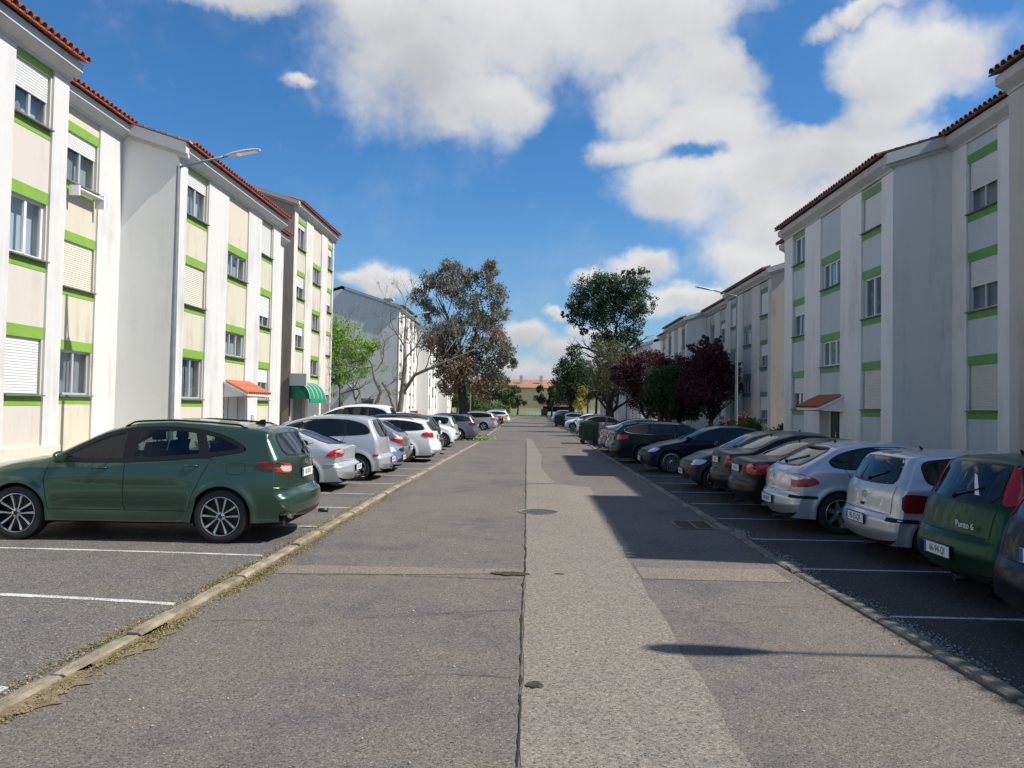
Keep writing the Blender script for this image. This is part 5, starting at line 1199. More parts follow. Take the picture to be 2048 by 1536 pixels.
def rim_mesh(style, wr, tw):
    key = (style, round(wr, 3))
    if key in RIMS: return RIMS[key]
    n, w0, w1, twin, dark, ratio = dict(
        suv=(5, .055, .085, 1, 1, .715), leon=(6, .10, .05, 0, 0, .68), seven=(7, .055, .085, 0, 0, .68), multi=(20, .012, .016, 0, 0, .76), five=(5, .07, .09, 0, 0, .68), cap=(9, .035, .05, 0, 0, .68), ten=(10, .028, .04, 0, 0, .70))[style]
    rr = wr * ratio; b = MB(); h = tw / 2
    b.lathe([(rr * 1.0, h - .012), (rr * 1.02, h), (rr * .985, h + .002), (rr * .97, h - .02)], 'y', 36, 0); b.lathe([(rr * .97, h - .02), (rr * .94, h - .07)], 'y', 36, 1)
    b.lathe([(rr * .95, h - .06), (rr * .93, h - .11), (.001, h - .11)], 'y', 30, 1)
    b.lathe([(rr * .24, h - .05), (rr * .22, h - .014), (rr * .12, h - .006), (.001, h - .006)], 'y', 16, 0)
    b.lathe([(rr * .12, h - .005), (rr * .10, h + .001), (.001, h + .001)], 'y', 12, 1)
    R0, R1 = rr * .17, rr * .945
    for k in range(n):
        for o in ((-1, 1) if twin else (0,)):
            a = 2 * math.pi * k / n + math.pi / 2; ua = Vector((math.cos(a), 0, math.sin(a))); ta = Vector((-math.sin(a), 0, math.cos(a)))
            if twin:
                c0 = ta * o * .022; c1 = ta * o * rr * .26; e0, e1 = .008, .018
            else: c0 = c1 = Vector((0, 0, 0)); e0, e1 = w0 / 2, w1 / 2
            yi, yo = h - .018, h - .008; V = []
            for (r_, cc, e, yy) in ((R0, c0, e0, yi), ((R0 + R1) / 2, (c0 + c1) / 2, (e0 + e1) / 2, h - .022), (R1 * (.98 if not twin else .95), c1, e1, yo)):
                p = ua * r_ + cc
                V += [p + ta * e + Vector((0, yy - .03, 0)), p + ta * e * .8 + Vector((0, yy, 0)), p - ta * e * .8 + Vector((0, yy, 0)), p - ta * e + Vector((0, yy - .03, 0))]
            F = [(i * 4 + j, i * 4 + j + 1, i * 4 + j + 5, i * 4 + j + 4) for i in range(2) for j in range(3)]; b.add(V, F, 0)
    for k in range(5):
        a = 2 * math.pi * (k + .5) / 5; b.lathe([(.009, h - .02), (.008, h - .002), (.0005, h - .002)], 'y', 6, 1, (rr * .165 * math.cos(a), 0, rr * .165 * math.sin(a)))
    me = b.mesh('rim', [M['alloy'], M['alloy_d']], True, 35)
    t = MB(); q = wr
    t.lathe([(rr * 1.0, h - .02), (rr * 1.03, h - .004), (rr + (q - rr) * .45, h + .008), (q * .965, h - .002), (q * .99, h - .018), (q, h - .04), (q * 1.002, 0), (q, -h + .04), (q * .97, -h + .005), (rr, -h)], 'y', 44)
    for dy in (-.03, .0, .03): t.lathe([(q * 1.0035, dy * 1.4 - .004), (q * 1.0035, dy * 1.4 + .004)], 'y', 44)
    tm = t.mesh('tyre', M['rubber'], True, 40); RIMS[key] = (me, tm); return RIMS[key]
PLATE_M = {}
def build_car(label, kind, x, y, col, nose_out=False, side=-1, ref='rear', yaw=0, q=1.0, rim='five', plate_txt=None, W=None, fx=1., fz=1., wr=None, metal=.45, detail=1, group=None, bumper=None, rough=.3, glass='carglass', name='parked_car', plate_w=.50, tail_m='red_l', trim=None, axle=None, z=0, platey=None, platez=None):
    """side: which kerb; x: world x of the rear (or front) axle nearest the road"""
    g = car_geo(kind, q, W, fx, fz, wr); sp = g['sp']; wb, wr_, hw, xf, xr = g['wb'], g['wr'], g['hw'], g['xf'], g['xr']
    # heading
    nose_dir = (side if not nose_out else -side)      # +1 nose to +X world
    rz = 0 if nose_dir > 0 else math.pi
    cx = x + side * wb / 2
    t = thing(name, label, 'car', (cx, y, z), rz + R(yaw), group)
    pm = paint('paint_' + '_'.join('%02x' % int(min(255, c * 255)) for c in col), col, metal, rough)
    bo = inst('body', g['body'], t)
    if not g['body'].materials: g['body'].materials.append(pm)
    bo.material_slots[0].link = 'OBJECT'; bo.material_slots[0].material = pm
    both = lambda f: [f(g, 1), f(g, -1)]
    S = lambda poly: [(a * g['fx'], c * g['fz']) for a, c in poly]
    # underside and wheel wells
    if 'under' not in g['cache']:
        b = MB(); b.box(xr + .25, xf - .25, -hw + .17, hw - .17, g['sill'] - .04, g['sill'] + .12); b.box(-wb / 2 + g['ra'], wb / 2 - g['ra'], -hw + .09, hw - .09, g['sill'] + .01, g['sill'] + .1)
        for xa in (wb / 2, -wb / 2):
            for s in (1, -1):
                V = []; n = 14; r0 = g['ra'] + .004
                for k in range(n + 1):
                    a = math.pi * (-.12 + 1.24 * k / n)
                    for yy in (hw - .10, hw - .42): V.append((xa + r0 * math.cos(a), s * yy, wr_ + r0 * math.sin(a)))
                b.add(V, [(2 * k, 2 * k + 1, 2 * k + 3, 2 * k + 2) for k in range(n)]); b.add([V[2 * k + 1] for k in range(n + 1)], [tuple(range(n + 1))])
        g['cache']['under'] = b.mesh('underbody', M['under'])
    inst('underbody', g['cache']['under'], t)
    # wheels
    rm, tm = rim_mesh(rim, wr_, sp['tw'])
    for xa in (wb / 2, -wb / 2):
        for s in (1, -1):
            w = bpy.data.objects.new('wheel', None); link(w, t); w.location = (xa, s * (hw - .015 - sp['tw'] / 2), wr_)
            if s < 0: w.rotation_euler = (0, 0, math.pi)
            w.rotation_euler[1] = 0
            inst('tyre', tm, w); inst('rim', rm, w, rot=(0, random.uniform(0, .6) if rim != 'suv' else 0, 0))
    # glasshouse
    for s in (1, -1):
        patch(g, 'window_trim', [S(sp['dlo'])], [mp_side(g, s)], .0025, M['blackp'], t, 2, 3, ('dlo', s))
        for i, p in enumerate(sp['panes']): patch(g, 'side_window', [S(p)], [mp_side(g, s)], .0055, M[glass], t, 1, 3, ('pane', i, s))
    z0, z1, w0, w1 = sp['ws']; z0 *= g['fz']; z1 *= g['fz']; W_ = g['W'] / PRO[kind]['W']
    quad = lambda z0, z1, a, c: [(-a, z0), (-a * .5, z0 - .015), (0, z0 - .02), (a * .5, z0 - .015), (a, z0), (c, z1), (c * .5, z1 + .012), (0, z1 + .015), (-c * .5, z1 + .012), (-c, z1)]
    patch(g, 'windscreen', [quad(z0, z1, w0 * W_, w1 * W_)], [mp_front(g)], .004, M[glass], t, 1, 4, 'ws')
    z0, z1, w0, w1 = sp['rw']; z0 *= g['fz']; z1 *= g['fz']
    patch(g, 'rear_trim', [quad(z0 - .02, z1 + .015, (w0 + .03) * W_, (w1 + .03) * W_)], [mp_rear(g)], .0025, M['blackp'], t, 1, 3, 'rwt')
    patch(g, 'rear_window', [quad(z0, z1, w0 * W_, w1 * W_)], [mp_rear(g)], .006, M[glass], t, 1, 4, 'rw')
    # lamps
    ta = sp.get('tailax')
    for s in (1, -1):
        patch(g, 'tail_light', [[(a, c * g['fz']) for a, c in sp['tail']]], [mp_corner(g, s, True, ta)], .010, M[tail_m], t, 1, 2, ('tail', s))
        if sp['tailin']: patch(g, 'reverse_light', [[(a, c * g['fz']) for a, c in sp['tailin']]], [mp_corner(g, s, True, ta)], .014, M['clear_l'], t, 1, 2, ('tailin', s))
        patch(g, 'headlight', [[(a, c * g['fz']) for a, c in sp['head']]], [mp_corner(g, s, False)], .008, M['clear_l'], t, 1, 2, ('head', s))
    if detail >= 1:
        for s in (1, -1):
            for i, l in enumerate(sp['seams']): ribbon(g, 'door_gap', [S(l)], [mp_side(g, s)], .0022, .009, M['seam'], t, ('seam', i, s))
        # boot lid gap and bumper gap across the rear
        zb_ = sp['tail'][-1][1] * g['fz'] - .05 if kind not in ('mpv', 'punto') else .66 * g['fz']
        zb_ = {'suv': .73, 'hatch': .63, 'polo': .605, 'punto': .645, 'sedan': .63, 'liftback': .68, 'wagon': .66, 'mpv': .68}[kind] * g['fz']
        ribbon(g, 'lid_gap', [[(-.62 * W_, zb_), (.62 * W_, zb_)], [(-.64 * W_, zb_), (-.645 * W_, sp['rw'][0] * g['fz'] - .03)], [(.64 * W_, zb_), (.645 * W_, sp['rw'][0] * g['fz'] - .03)]], [mp_rear(g)], .0022, .008, M['seam'], t, 'lid')
        if sp.get('strip'):
            a, c = sp['strip']; mtx = M['blackp'] if kind in ('hatch', 'polo') else pm
            for s in (1, -1): patch(g, 'bumper_strip', [[(26, a * g['fz']), (26, c * g['fz']), (60, c * g['fz'] + .004), (86, c * g['fz']), (86, a * g['fz'])]], [mp_corner(g, s)], .012, mtx, t, 0, 1, ('strip', s))
        for i, (hx, hz) in enumerate(sp['handles']):
          for s in (1, -1):
            ck = ('handle', i, s)
            if ck not in g['cache']:
                b = MB()
                for mp in [mp_side(g, s)]:
                    P = [cast(g, *mp((hx + dx) * g['fx'], hz * g['fz']), o) for dx, o in ((-.09, .002), (-.07, .022), (0, .03), (.07, .022), (.09, .002))]
                    if all(p is not None for p in P): b.tube(P, [.008, .013, .014, .013, .008], 6)
                g['cache'][ck] = b.mesh('door_handle', M['blackp'], True)
            h = inst('door_handle', g['cache'][ck], t); h.material_slots[0].link = 'OBJECT'; h.material_slots[0].material = M['blackp'] if trim == 'black' else pm
    # mirrors
    if 'mirror' not in g['cache']:
        for s in (1, -1):
            x0, zz = sp['dlo'][0][0] * g['fx'] - .12, sp['dlo'][0][1] * g['fz'] - .01
            h = cast(g, *mp_side(g, s)(x0, zz), 0)
            b = MB()
            if h is not None:
                c = h + Vector((-.02, s * .13, .06)); V = []; n = 10
                for i, (dy, r1, r2) in enumerate(((-.10, .03, .05), (-.07, .055, .075), (0, .065, .085), (.07, .055, .075), (.11, .025, .04))):
                    for k in range(n): a = 2 * math.pi * k / n; V.append((c.x + r1 * math.cos(a) * (1.3 if math.cos(a) > 0 else .7), c.y + s * dy, c.z + r2 * math.sin(a)))
                b.add(V, [(i * n + k, i * n + (k + 1) % n, (i + 1) * n + (k + 1) % n, (i + 1) * n + k) for i in range(4) for k in range(n)] + [tuple(range(n)), tuple(range(4 * n, 5 * n))])
                b.tube([h + Vector((0, -s * .02, -.01)), c + Vector((0, -s * .08, -.03))], .022, 6)
            g['cache']['mirror' if s == 1 else 'mirror_r'] = b.mesh('mirror', M['blackp'], True, 50)
    for k in ('mirror', 'mirror_r'):
        o = inst('mirror', g['cache'][k], t); o.material_slots[0].link = 'OBJECT'; o.material_slots[0].material = M['blackp'] if trim == 'black' else pm
    # number plates
    for rear in (True, False):
        if plate_txt is None and not rear: continue
        zz = (platez if (rear and platez) else (sp['plate'][0] if rear else .40) * g['fz']); yy = (sp['plate'][1] if platey is None else platey) if rear else 0
        h = cast(g, *(mp_rear(g) if rear else mp_front(g))(yy, zz), 0)
        if h is None: continue
        sg = -1 if rear else 1; pw, ph = plate_w / 2, .058
        h2 = cast(g, *(mp_rear(g) if rear else mp_front(g))(yy, zz + .05), 0); 
        if h2 is not None and (h2.x * sg > h.x * sg): h = h2
        pl = bpy.data.objects.new('number_plate', None); link(pl, t); pl.location = (h.x + sg * .016, yy, zz); pl.rotation_euler = (R(90), 0, R(-90) if rear else R(90))
        pk = ('pl', pw)
        if pk not in PLATE_M:
            PLATE_M[pk] = (MB().box(-pw, pw, -ph, ph, -.012, 0).mesh('plate_face', M['plate']), MB().box(-pw - .012, pw + .012, -ph - .012, ph + .012, -.02, -.006).mesh('plate_holder', M['blackp']), MB().box(-pw + .003, -pw + .045, -ph + .003, ph - .003, 0, .0012).mesh('plate_band', M['plate_b']))
        a_, b_, c_ = PLATE_M[pk]; inst('plate_face', a_, pl); inst('plate_holder', b_, pl); inst('plate_band', c_, pl)
        if plate_txt and q >= .8: text(plate_txt, .105, M['ink'], pl, (.02, -.002, .0015), (0, 0, 0), .0006, name='plate_lettering', sx=.80 * plate_w / .5)
    # antenna / rails / wiper / exhaust
    if sp.get('rails') and detail >= 1:
        if 'rails' not in g['cache']:
            b = MB()
            for s in (1, -1):
                P = []
                for k in range(15):
                    xx = (.05 - k * .118) * g['fx']; hh = g['bvh'].ray_cast(Vector((xx, s * (hw - .27), 3)), Vector((0, 0, -1)))[0]
                    if hh is not None: P.append(hh + Vector((0, 0, .035 if 0 < k < 14 else 0)))
                b.tube(P, .014, 6)
            g['cache']['rails'] = b.mesh('roof_rail', M['blackp'], True)
        inst('roof_rail', g['cache']['rails'], t)
    if detail >= 1 and kind not in ('sedan', 'liftback'):
        if 'wiper' not in g['cache']:
            b = MB(); zz = sp['rw'][0] * g['fz'] + .01; P = [cast(g, *mp_rear(g)(yy, zz + .03 * k), .016) for k, yy in enumerate((0, -.1, -.2, -.3, -.36))]; P = [p for p in P if p is not None]
            if len(P) > 2: b.tube(P, .009, 5)
            if P: b.lathe([(.001, -.02), (.028, -.01), (.025, .02), (.001, .03)], 'x', 8, 0, tuple(P[0]))
            g['cache']['wiper'] = b.mesh('wiper', M['blackp'], True)
        inst('wiper', g['cache']['wiper'], t)
    if detail >= 1:
        if 'ant' not in g['cache']:
            b = MB(); xx = {'suv': -1.55}.get(kind, -1.0) * g['fx']; hh = g['bvh'].ray_cast(Vector((xx, 0, 3)), Vector((0, 0, -1)))[0]
            if kind == 'suv': b.prism([(hh.x + .10, hh.z - .01), (hh.x - .02, hh.z + .06), (hh.x - .07, hh.z + .065), (hh.x - .08, hh.z - .01)], 'y', -.02, .02)
            else: b.tube([hh, hh + Vector((-.03, 0, .045))], [.022, .008], 6)
            g['cache']['ant'] = b.mesh('aerial', M['blackp'])
        inst('aerial', g['cache']['ant'], t)
        if 'exh' not in g['cache']:
            b = MB(); b.lathe([(.028, 0), (.032, -.14), (.024, -.14), (.022, 0)], 'x', 10, 0, (xr + .10, -hw + .42, g['sill'] + .0)); g['cache']['exh'] = b.mesh('exhaust', M['blackp'], True)
        o_ = inst('exhaust', g['cache']['exh'], t)
        # front grille and lower intake
        patch(g, 'grille', [[(-.42, .66 * g['fz']), (.42, .66 * g['fz']), (.34, .56 * g['fz']), (-.34, .56 * g['fz'])]], [mp_front(g)], .006, M['blackp'], t, 1, 2, 'grille')
        patch(g, 'lower_intake', [[(-.55, .38 * g['fz']), (.55, .38 * g['fz']), (.5, .27 * g['fz']), (-.5, .27 * g['fz'])]], [mp_front(g)], .006, M['blackp'], t, 1, 2, 'intake')
    return t, g, pm
def point_in(P, x, y):
    c = False; n = len(P)
    for i in range(n):
        (x1, y1), (x2, y2) = P[i], P[i - 1]
        if (y1 > y) != (y2 > y) and x < (x2 - x1) * (y - y1) / (y2 - y1) + x1: c = not c
    return c
def open_windows(g, t, pm):
    """cut the side windows out of the shell, glaze them with clear glass, frame them and furnish the cabin"""
    import bmesh
    sp = g['sp']; D = [(float(p[0]), float(p[1])) for p in chaikin(sp['dlo'], 2)]
    bm = bmesh.new(); bm.from_mesh(g['body'])
    dead = [f for f in bm.faces if abs(f.normal.y) > .5 and all(point_in(D, v.co.x, v.co.z) and abs(v.co.y) > .45 for v in f.verts)]
    bmesh.ops.delete(bm, geom=dead, context='FACES'); bm.to_mesh(g['body']); bm.free(); g['body'].materials.clear(); g['body'].materials.append(pm)
    for o in list(t.children):
        if o.name.split('.')[0] == 'body': o.material_slots[0].link = 'OBJECT'; o.material_slots[0].material = pm
        if o.name.split('.')[0] in ('window_trim', 'side_window'): bpy.data.objects.remove(o)
    C = np.mean(np.array(D), 0); n = len(D)
    def ins(d):
        out = []
        for i in range(n):
            a = np.array(D[i - 1]); b_ = np.array(D[(i + 1) % n]); tt = b_ - a; tt = tt / (np.linalg.norm(tt) + 1e-9); nn = np.array([-tt[1], tt[0]]); p = np.array(D[i])
            if nn.dot(C - p) < 0: nn = -nn
            out.append(p + nn * d)
        return out
    rings_ = [(ins(-.012), .001), (ins(-.008), .006), (ins(.045), .006), (ins(.050), -.004)]
    pill = [[(-.02, 1.485), (-.02, 1.04), (-.17, 1.05), (-.19, 1.50)], [(-.93, 1.49), (-1.05, 1.12), (-1.20, 1.12), (-1.06, 1.47)]]
    glassm_ = glassm('clear_car_glass', (.42, .48, .46), .01, .05)
    for s in (1, -1):
        mp = mp_side(g, s); b = MB(); V = []
        for R_, off in rings_:
            last = None
            for p in R_:
                h = cast(g, *mp(p[0], p[1]), off); h = h or last; last = h; V.append(h)
        F = [(l * n + i, l * n + (i + 1) % n, (l + 1) * n + (i + 1) % n, (l + 1) * n + i) for l in range(3) for i in range(n)]
        b.add(V, F).obj('window_trim', M['blackp'], t, True, 40)
        patch(g, 'pillar_cover', pill, [mp], .006, M['blackp'], t, 0, 2, ('pil', s))
        pan = [[(.86, 1.05), (.64, 1.225), (.30, 1.40), (.0, 1.495), (-.06, 1.49), (-.03, 1.045)], [(-.14, 1.495), (-.6, 1.52), (-.98, 1.49), (-1.10, 1.12), (-.13, 1.05)], [(-1.0, 1.485), (-1.3, 1.425), (-1.54, 1.315), (-1.65, 1.23), (-1.14, 1.13)]]
        for i, P in enumerate(pan): patch(g, 'side_window', [P], [mp], .002, glassm_, t, 0, 3, ('clr', i, s))
    # cabin
    dk = mat('seat_cloth', (.02, .02, .021), .9); cab = bpy.data.objects.new('cabin', None); link(cab, t)
    MB().box(-1.9, 1.0, -.72, .72, .55, .62).obj('cabin_floor', M['under'], cab)
    b = MB(); b.prism([(.55, .62), (1.0, .62), (1.05, 1.06), (.80, 1.08), (.58, .98)], 'y', -.70, .70); b.obj('dashboard', dk, cab, True, 40)
    b = MB(); P = [(.52 + .06 * math.sin(a), .38 + .18 * math.cos(a), 1.0 + .17 * math.sin(a)) for a in np.linspace(0, 2 * math.pi, 17)]; b.tube(P, .014, 6, cap=False); b.tube([(.52, .38, 1.0), (.62, .38, .95)], .04, 6); b.obj('steering_wheel', dk, cab, True)
    def seat(x, y, wd, name='seat'):
        b = MB(); b.prism([(x - .25, .72), (x + .27, .76), (x + .28, .88), (x - .2, .86)], 'y', y - wd, y + wd)
        b.prism([(x - .28, .80), (x - .16, .82), (x - .30, 1.30), (x - .40, 1.30)], 'y', y - wd * .95, y + wd * .95); b.obj(name, dk, cab, True, 30)
        hr = [y] if wd < .4 else [y - .42, y, y + .42]
        for yy in hr: b = MB(); b.prism([(x - .42, 1.33), (x - .33, 1.33), (x - .33, 1.50), (x - .40, 1.50)], 'y', yy - .12, yy + .12); b.tube([(x - .37, yy - .06, 1.28), (x - .37, yy - .06, 1.36)], .008, 5); b.tube([(x - .37, yy + .06, 1.28), (x - .37, yy + .06, 1.36)], .008, 5); b.obj('headrest', dk, cab, True, 30)
    seat(.10, .38, .25); seat(.10, -.38, .25); seat(-.78, 0, .62, 'rear_seat')
    for s in (1, -1): MB().box(-1.6, .9, s * .74 - .02, s * .74 + .02, .6, 1.03).obj('door_lining', dk, cab)
def badge_rear(g, t, kind, yy, zz, size):
    h = cast(g, *mp_rear(g)(yy, zz), 0)
    bd = bpy.data.objects.new('badge', None); link(bd, t); bd.location = (h.x - .006, yy, zz); bd.rotation_euler = (R(90), 0, R(-90))
    if kind == 'vw':
        b = MB(); b.lathe([(size, -.004), (size, .006), (size * .86, .006), (size * .86, -.004)], 'z', 24)
        for P in (((-.34, .72), (-.12, .12), (0, .12), (.12, .12), (.34, .72)), ((-.70, .34), (-.36, -.62), (-.16, -.10), (0, -.05), (.16, -.10), (.36, -.62), (.70, .34))):
            b.tube([(p[0] * size, p[1] * size, .003) for p in P], size * .07, 5)
        b.obj('badge_ring', M['chrome'], bd)
    elif kind == 's':
        b = MB(); s = size
        for P in (((.7, .55), (-.2, .55), (-.7, .25), (-.7, .08)), ((-.6, .1), (.6, -.1)), ((.7, -.08), (.7, -.25), (.2, -.55), (-.7, -.55)), ((.7, .25), (-.3, .25)), ((-.7, -.25), (.3, -.25))): b.tube([(p[0] * s, p[1] * s, .003) for p in P], s * .12, 5)
        b.obj('badge_letter', M['chrome'], bd)
    else:
        b = MB(); b.lathe([(size, -.004), (size * .9, .006), (.001, .008)], 'z', 20); b.obj('badge_disc', M['chrome'], bd); bd.children[0].scale = (1.5, .7, 1) if kind == 'oval' else (1, 1, 1)

SIL = (.52, .54, .56); DK = (.012, .014, .022); WHT = (.78, .79, .80)
# ---- left kerb ----------------------------------------------------------
GL, GR = 'cars parked nose to tail of bays along the left kerb', 'cars parked in the bays along the right kerb'
t, g, pm = build_car('metallic green crossover seen from its left side, nearest car on the left', 'suv', -4.10, 11.08, (.036, .080, .052), side=-1, yaw=1.2, q=1.5, rim='suv', plate_txt='0S UI 02', group=None, metal=.55, rough=.28)
badge_rear(g, t, 'oval', 0, 1.04, .05); open_windows(g, t, pm)
# its two-tone tail lamp: dark outer wedge, bright red bracket; gloss black spoiler sides; lower rear valance
for s in (1, -1):
    patch(g, 'tail_light_dark', [[(56, 1.06), (89, 1.08), (97, 1.03), (64, .962)]], [mp_corner(g, s, True, None)], .013, M['red_d'], t, 1, 1, ('td', s))
    patch(g, 'rear_spoiler_side', [[(28, 1.44), (56, 1.45), (52, 1.34), (36, 1.20), (26, 1.22)]], [mp_corner(g, s, True, (.35, .5))], .006, M['blackp'], t, 1, 1, ('ss', s))
    patch(g, 'bumper_crease', [[(20, .735), (62, .76), (64, .745), (22, .70)]], [mp_corner(g, s)], .010, pm, t, 1, 1, ('bc', s))
patch(g, 'rear_valance', [[(-.6, .40), (.6, .40), (.5, .29), (-.5, .29)]], [mp_rear(g)], .008, M['blackp'], t, 1, 2, 'valance')
ribbon(g, 'sill_crease', [[(.86, .50), (.70, .545), (-.30, .56), (-.62, .56), (-.80, .47), (-.93, .47)]], [mp_side(g, 1), mp_side(g, -1)], .003, .012, pm, t, 'sillc')
h = cast(g, *mp_rear(g)(.55, .34), 0); b = MB(); b.lathe([(.05, .03), (.055, -.03), (.042, -.03), (.04, .02)], 'x', 14, 0, (h.x, .62, .36)); b.obj('exhaust', M['chrome'], t, True)
b = MB(); P = [cast(g, *mp_side(g, -1 * -1)(-1.62, 1.0), .002)]
ribbon(g, 'fuel_flap', [[(-1.42, 1.04), (-1.42, .93), (-1.46, .91), (-1.62, .91), (-1.66, .94), (-1.66, 1.04), (-1.62, 1.06), (-1.45, 1.06), (-1.42, 1.04)]], [mp_side(g, 1)], .0022, .005, M['seam'], t, 'fuel')
build_car('silver liftback with wrap-around red and clear tail lamp, second car on the left', 'liftback', -4.80, 17.2, (.50, .53, .545), side=-1, q=1.2, rim='five', plate_txt='47-22-ZB', group=GL, fz=.95)
t, g, pm = build_car('tall silver small people carrier with a small red reflector low on its rear corner', 'mpv', -4.24, 19.72, (.50, .52, .54), side=-1, q=1.2, rim='seven', plate_txt='26-AO-44', group=GL)
build_car('small pale blue car parked nose out behind the silver people carrier', 'polo', -4.25, 22.0, (.22, .30, .44), nose_out=True, side=-1, q=1.0, rim='cap', plate_txt='11-QT-08', group=GL)
build_car('grey metallic hatchback with red tail lamps, tail to the road', 'hatch', -4.55, 24.1, (.22, .22, .22), side=-1, q=1.0, rim='five', plate_txt='90-RV-13', group=GL, fz=1.02)
build_car('white estate car with red tail lamps beyond the grey hatchback', 'wagon', -4.12, 26.2, WHT, side=-1, q=1.1, rim='five', plate_txt='71-TB-35', group=GL, metal=0, W=1.82)
build_car('dark grey estate with a black roof spoiler just behind the white estate', 'wagon', -4.3, 28.5, (.07, .072, .078), side=-1, q=.9, rim='five', group=GL, fz=1.07)
build_car('white van with a long flat roof rising behind the estates', 'mpv', -6.3, 33.0, WHT, side=-1, q=.8, rim='cap', group=GL, metal=0, fx=1.15, fz=1.18, W=1.8, name='parked_van')
build_car('white car parked nose out with a black lower bumper', 'mpv', -4.0, 35.8, (.66, .68, .69), nose_out=True, side=-1, q=.9, rim='cap', group=GL, metal=.1, fz=.97)
build_car('pale silver-green hatchback with rounded rear, beyond the nose-out white car', 'polo', -4.28, 39.4, (.46, .51, .48), side=-1, q=.9, rim='cap', group=GL)
build_car('slate grey old estate car at the end of the left kerb beside the grass patch', 'wagon', -3.95, 43.2, (.15, .165, .21), side=-1, q=.9, rim='ten', group=GL, tail_m='red_d')
build_car('silver estate car with red tail lamp standing alone after the grass patch', 'wagon', -3.7, 61.7, (.48, .50, .51), side=-1, q=.8, rim='five', group=GL)
for (yy, kd, c, no, lb) in ((65.2, 'hatch', WHT, True, 'small white car just behind the lone silver estate'), (70, 'hatch', (.05, .055, .07), False, 'dark blue hatchback far on the left with a red tail lamp'), (75, 'sedan', (.03, .02, .02), False, 'dark maroon saloon far on the left'), (81, 'polo', (.5, .5, .44), True, 'pale small car far on the left before the yellow-banded one'),
                        (94, 'hatch', (.04, .04, .045), False, 'black hatchback in the far left group'), (101, 'mpv', (.3, .3, .32), False, 'grey people carrier last in the far left group')):
    build_car(lb, kd, -3.6, yy, c, nose_out=no, side=-1, q=.55, rim='cap', detail=0, group=GL)
t, g, pm = build_car('white estate with a fluorescent yellow band far on the left', 'wagon', -3.4, 87, WHT, side=-1, q=.6, rim='cap', detail=0, group=GL, metal=0)
patch(g, 'reflective_band', [[(-2.1, .90), (1.6, .86), (1.6, .62), (-2.1, .62)]], [mp_side(g, 1), mp_side(g, -1)], .010, mat('fluo_yellow', (.55, .62, .04), .5), t, 0, 2, 'fluo')
build_car('dark hatchback standing alone in the side yard beside the awning building', 'hatch', -13.6, 52.5, (.03, .035, .035), side=-1, q=.7, rim='cap', group=None)
# ---- right kerb ----------------------------------------------------------
t, g, pm = build_car('very dark blue hatchback at the right edge, its number plate cut by the frame', 'punto', 4.72, 6.35, (.007, .008, .018), side=1, q=1.4, rim='cap', plate_txt='41-53-SC', group=GR, fx=1.0, fz=1.0, W=1.68, platez=.72)
t, g, pm = build_car('dirty dark green hatchback with tall red lamps beside its rear window', 'punto', 5.08, 8.45, (.012, .055, .030), side=1, q=1.4, rim='cap', plate_txt='66-94-QI', group=GR, W=1.66, platez=.44)
text('Punto 6', .095, M['plate'], t, (cast(g, *mp_rear(g)(-.33, .74), .022).x, -.33, .74), (R(90), 0, R(-90)), .003, name='model_lettering', sx=1.1)
sticker = bpy.data.objects.new('paper_strip', None)
patch(g, 'paper_strip', [[(-.18, 1.24), (-.12, 1.26), (-.30, 1.05), (-.36, 1.05)]], [mp_rear(g)], .009, M['frame_w'], t, 0, 1, 'paper')
bpy.data.objects.remove(sticker)
t, g, pm = build_car('silver three-door hatchback with a square dark red tail lamp, beside the dirty green hatchback', 'polo', 5.04, 10.55, (.50, .51, .53), side=1, q=1.4, rim='cap', plate_txt='95-53-QF', group=GR, tail_m='red_d', yaw=1)
badge_rear(g, t, 'vw', 0, .80, .055)
patch(g, 'brake_light', [[(-.16, 1.375), (.16, 1.375), (.16, 1.345), (-.16, 1.345)]], [mp_rear(g)], .006, M['red_d'], t, 0, 1, 'hb')
h = cast(g, *mp_rear(g)(0, .68), 0); MB().box(h.x - .012, h.x + .01, -.045, .045, .66, .70).obj('lid_handle', M['blackp'], t)
t, g, pm = build_car('silver round-backed hatchback with star alloy wheels and a black bumper strip', 'hatch', 4.78, 12.95, (.50, .51, .54), side=1, q=1.4, rim='leon', plate_txt='80-JB-PP', group=GR, wr=.315, platez=.46)
badge_rear(g, t, 's', 0, .84, .05)
h = g['bvh'].ray_cast(Vector((-1.2, 0, 3)), Vector((0, 0, -1)))[0]
b = MB(); V = []
for k in range(11):
    yy = -.5 + k * .1; p = cast(g, *mp_rear(g)(yy, 1.325), .0)
    V += [p + Vector((.02, 0, .004)), p + Vector((-.10, 0, -.005 - .03 * (yy / .5) ** 2)), p + Vector((-.09, 0, -.03 - .03 * (yy / .5) ** 2)), p + Vector((.03, 0, -.03))]
b.add(V, [(4 * k + j, 4 * k + (j + 1) % 4, 4 * k + 4 + (j + 1) % 4, 4 * k + 4 + j) for k in range(10) for j in range(4)]).obj('spoiler', M['blackp'], t, True)
t, g, pm = build_car('black saloon with big red tail lamps, first dark car beyond the silver hatchback', 'sedan', 4.85, 15.0, (.014, .012, .014), side=1, q=1.2, rim='five', plate_txt='18-02-OI', group=GR, wr=.31)
t, g, pm = build_car('black saloon with a boot lip and clear-red lamps, second dark car beyond the silver hatchback', 'sedan', 4.95, 17.05, (.010, .011, .016), side=1, q=1.1, rim='five', plate_txt='36-IS-TC', group=GR, tail_m='red_d', fz=1.03)
build_car('small dark car parked nose out with a crumpled-looking grey front', 'polo', 4.35, 19.1, (.03, .032, .036), nose_out=True, side=1, q=1.1, rim='cap', plate_txt='50-40-NX', group=GR)
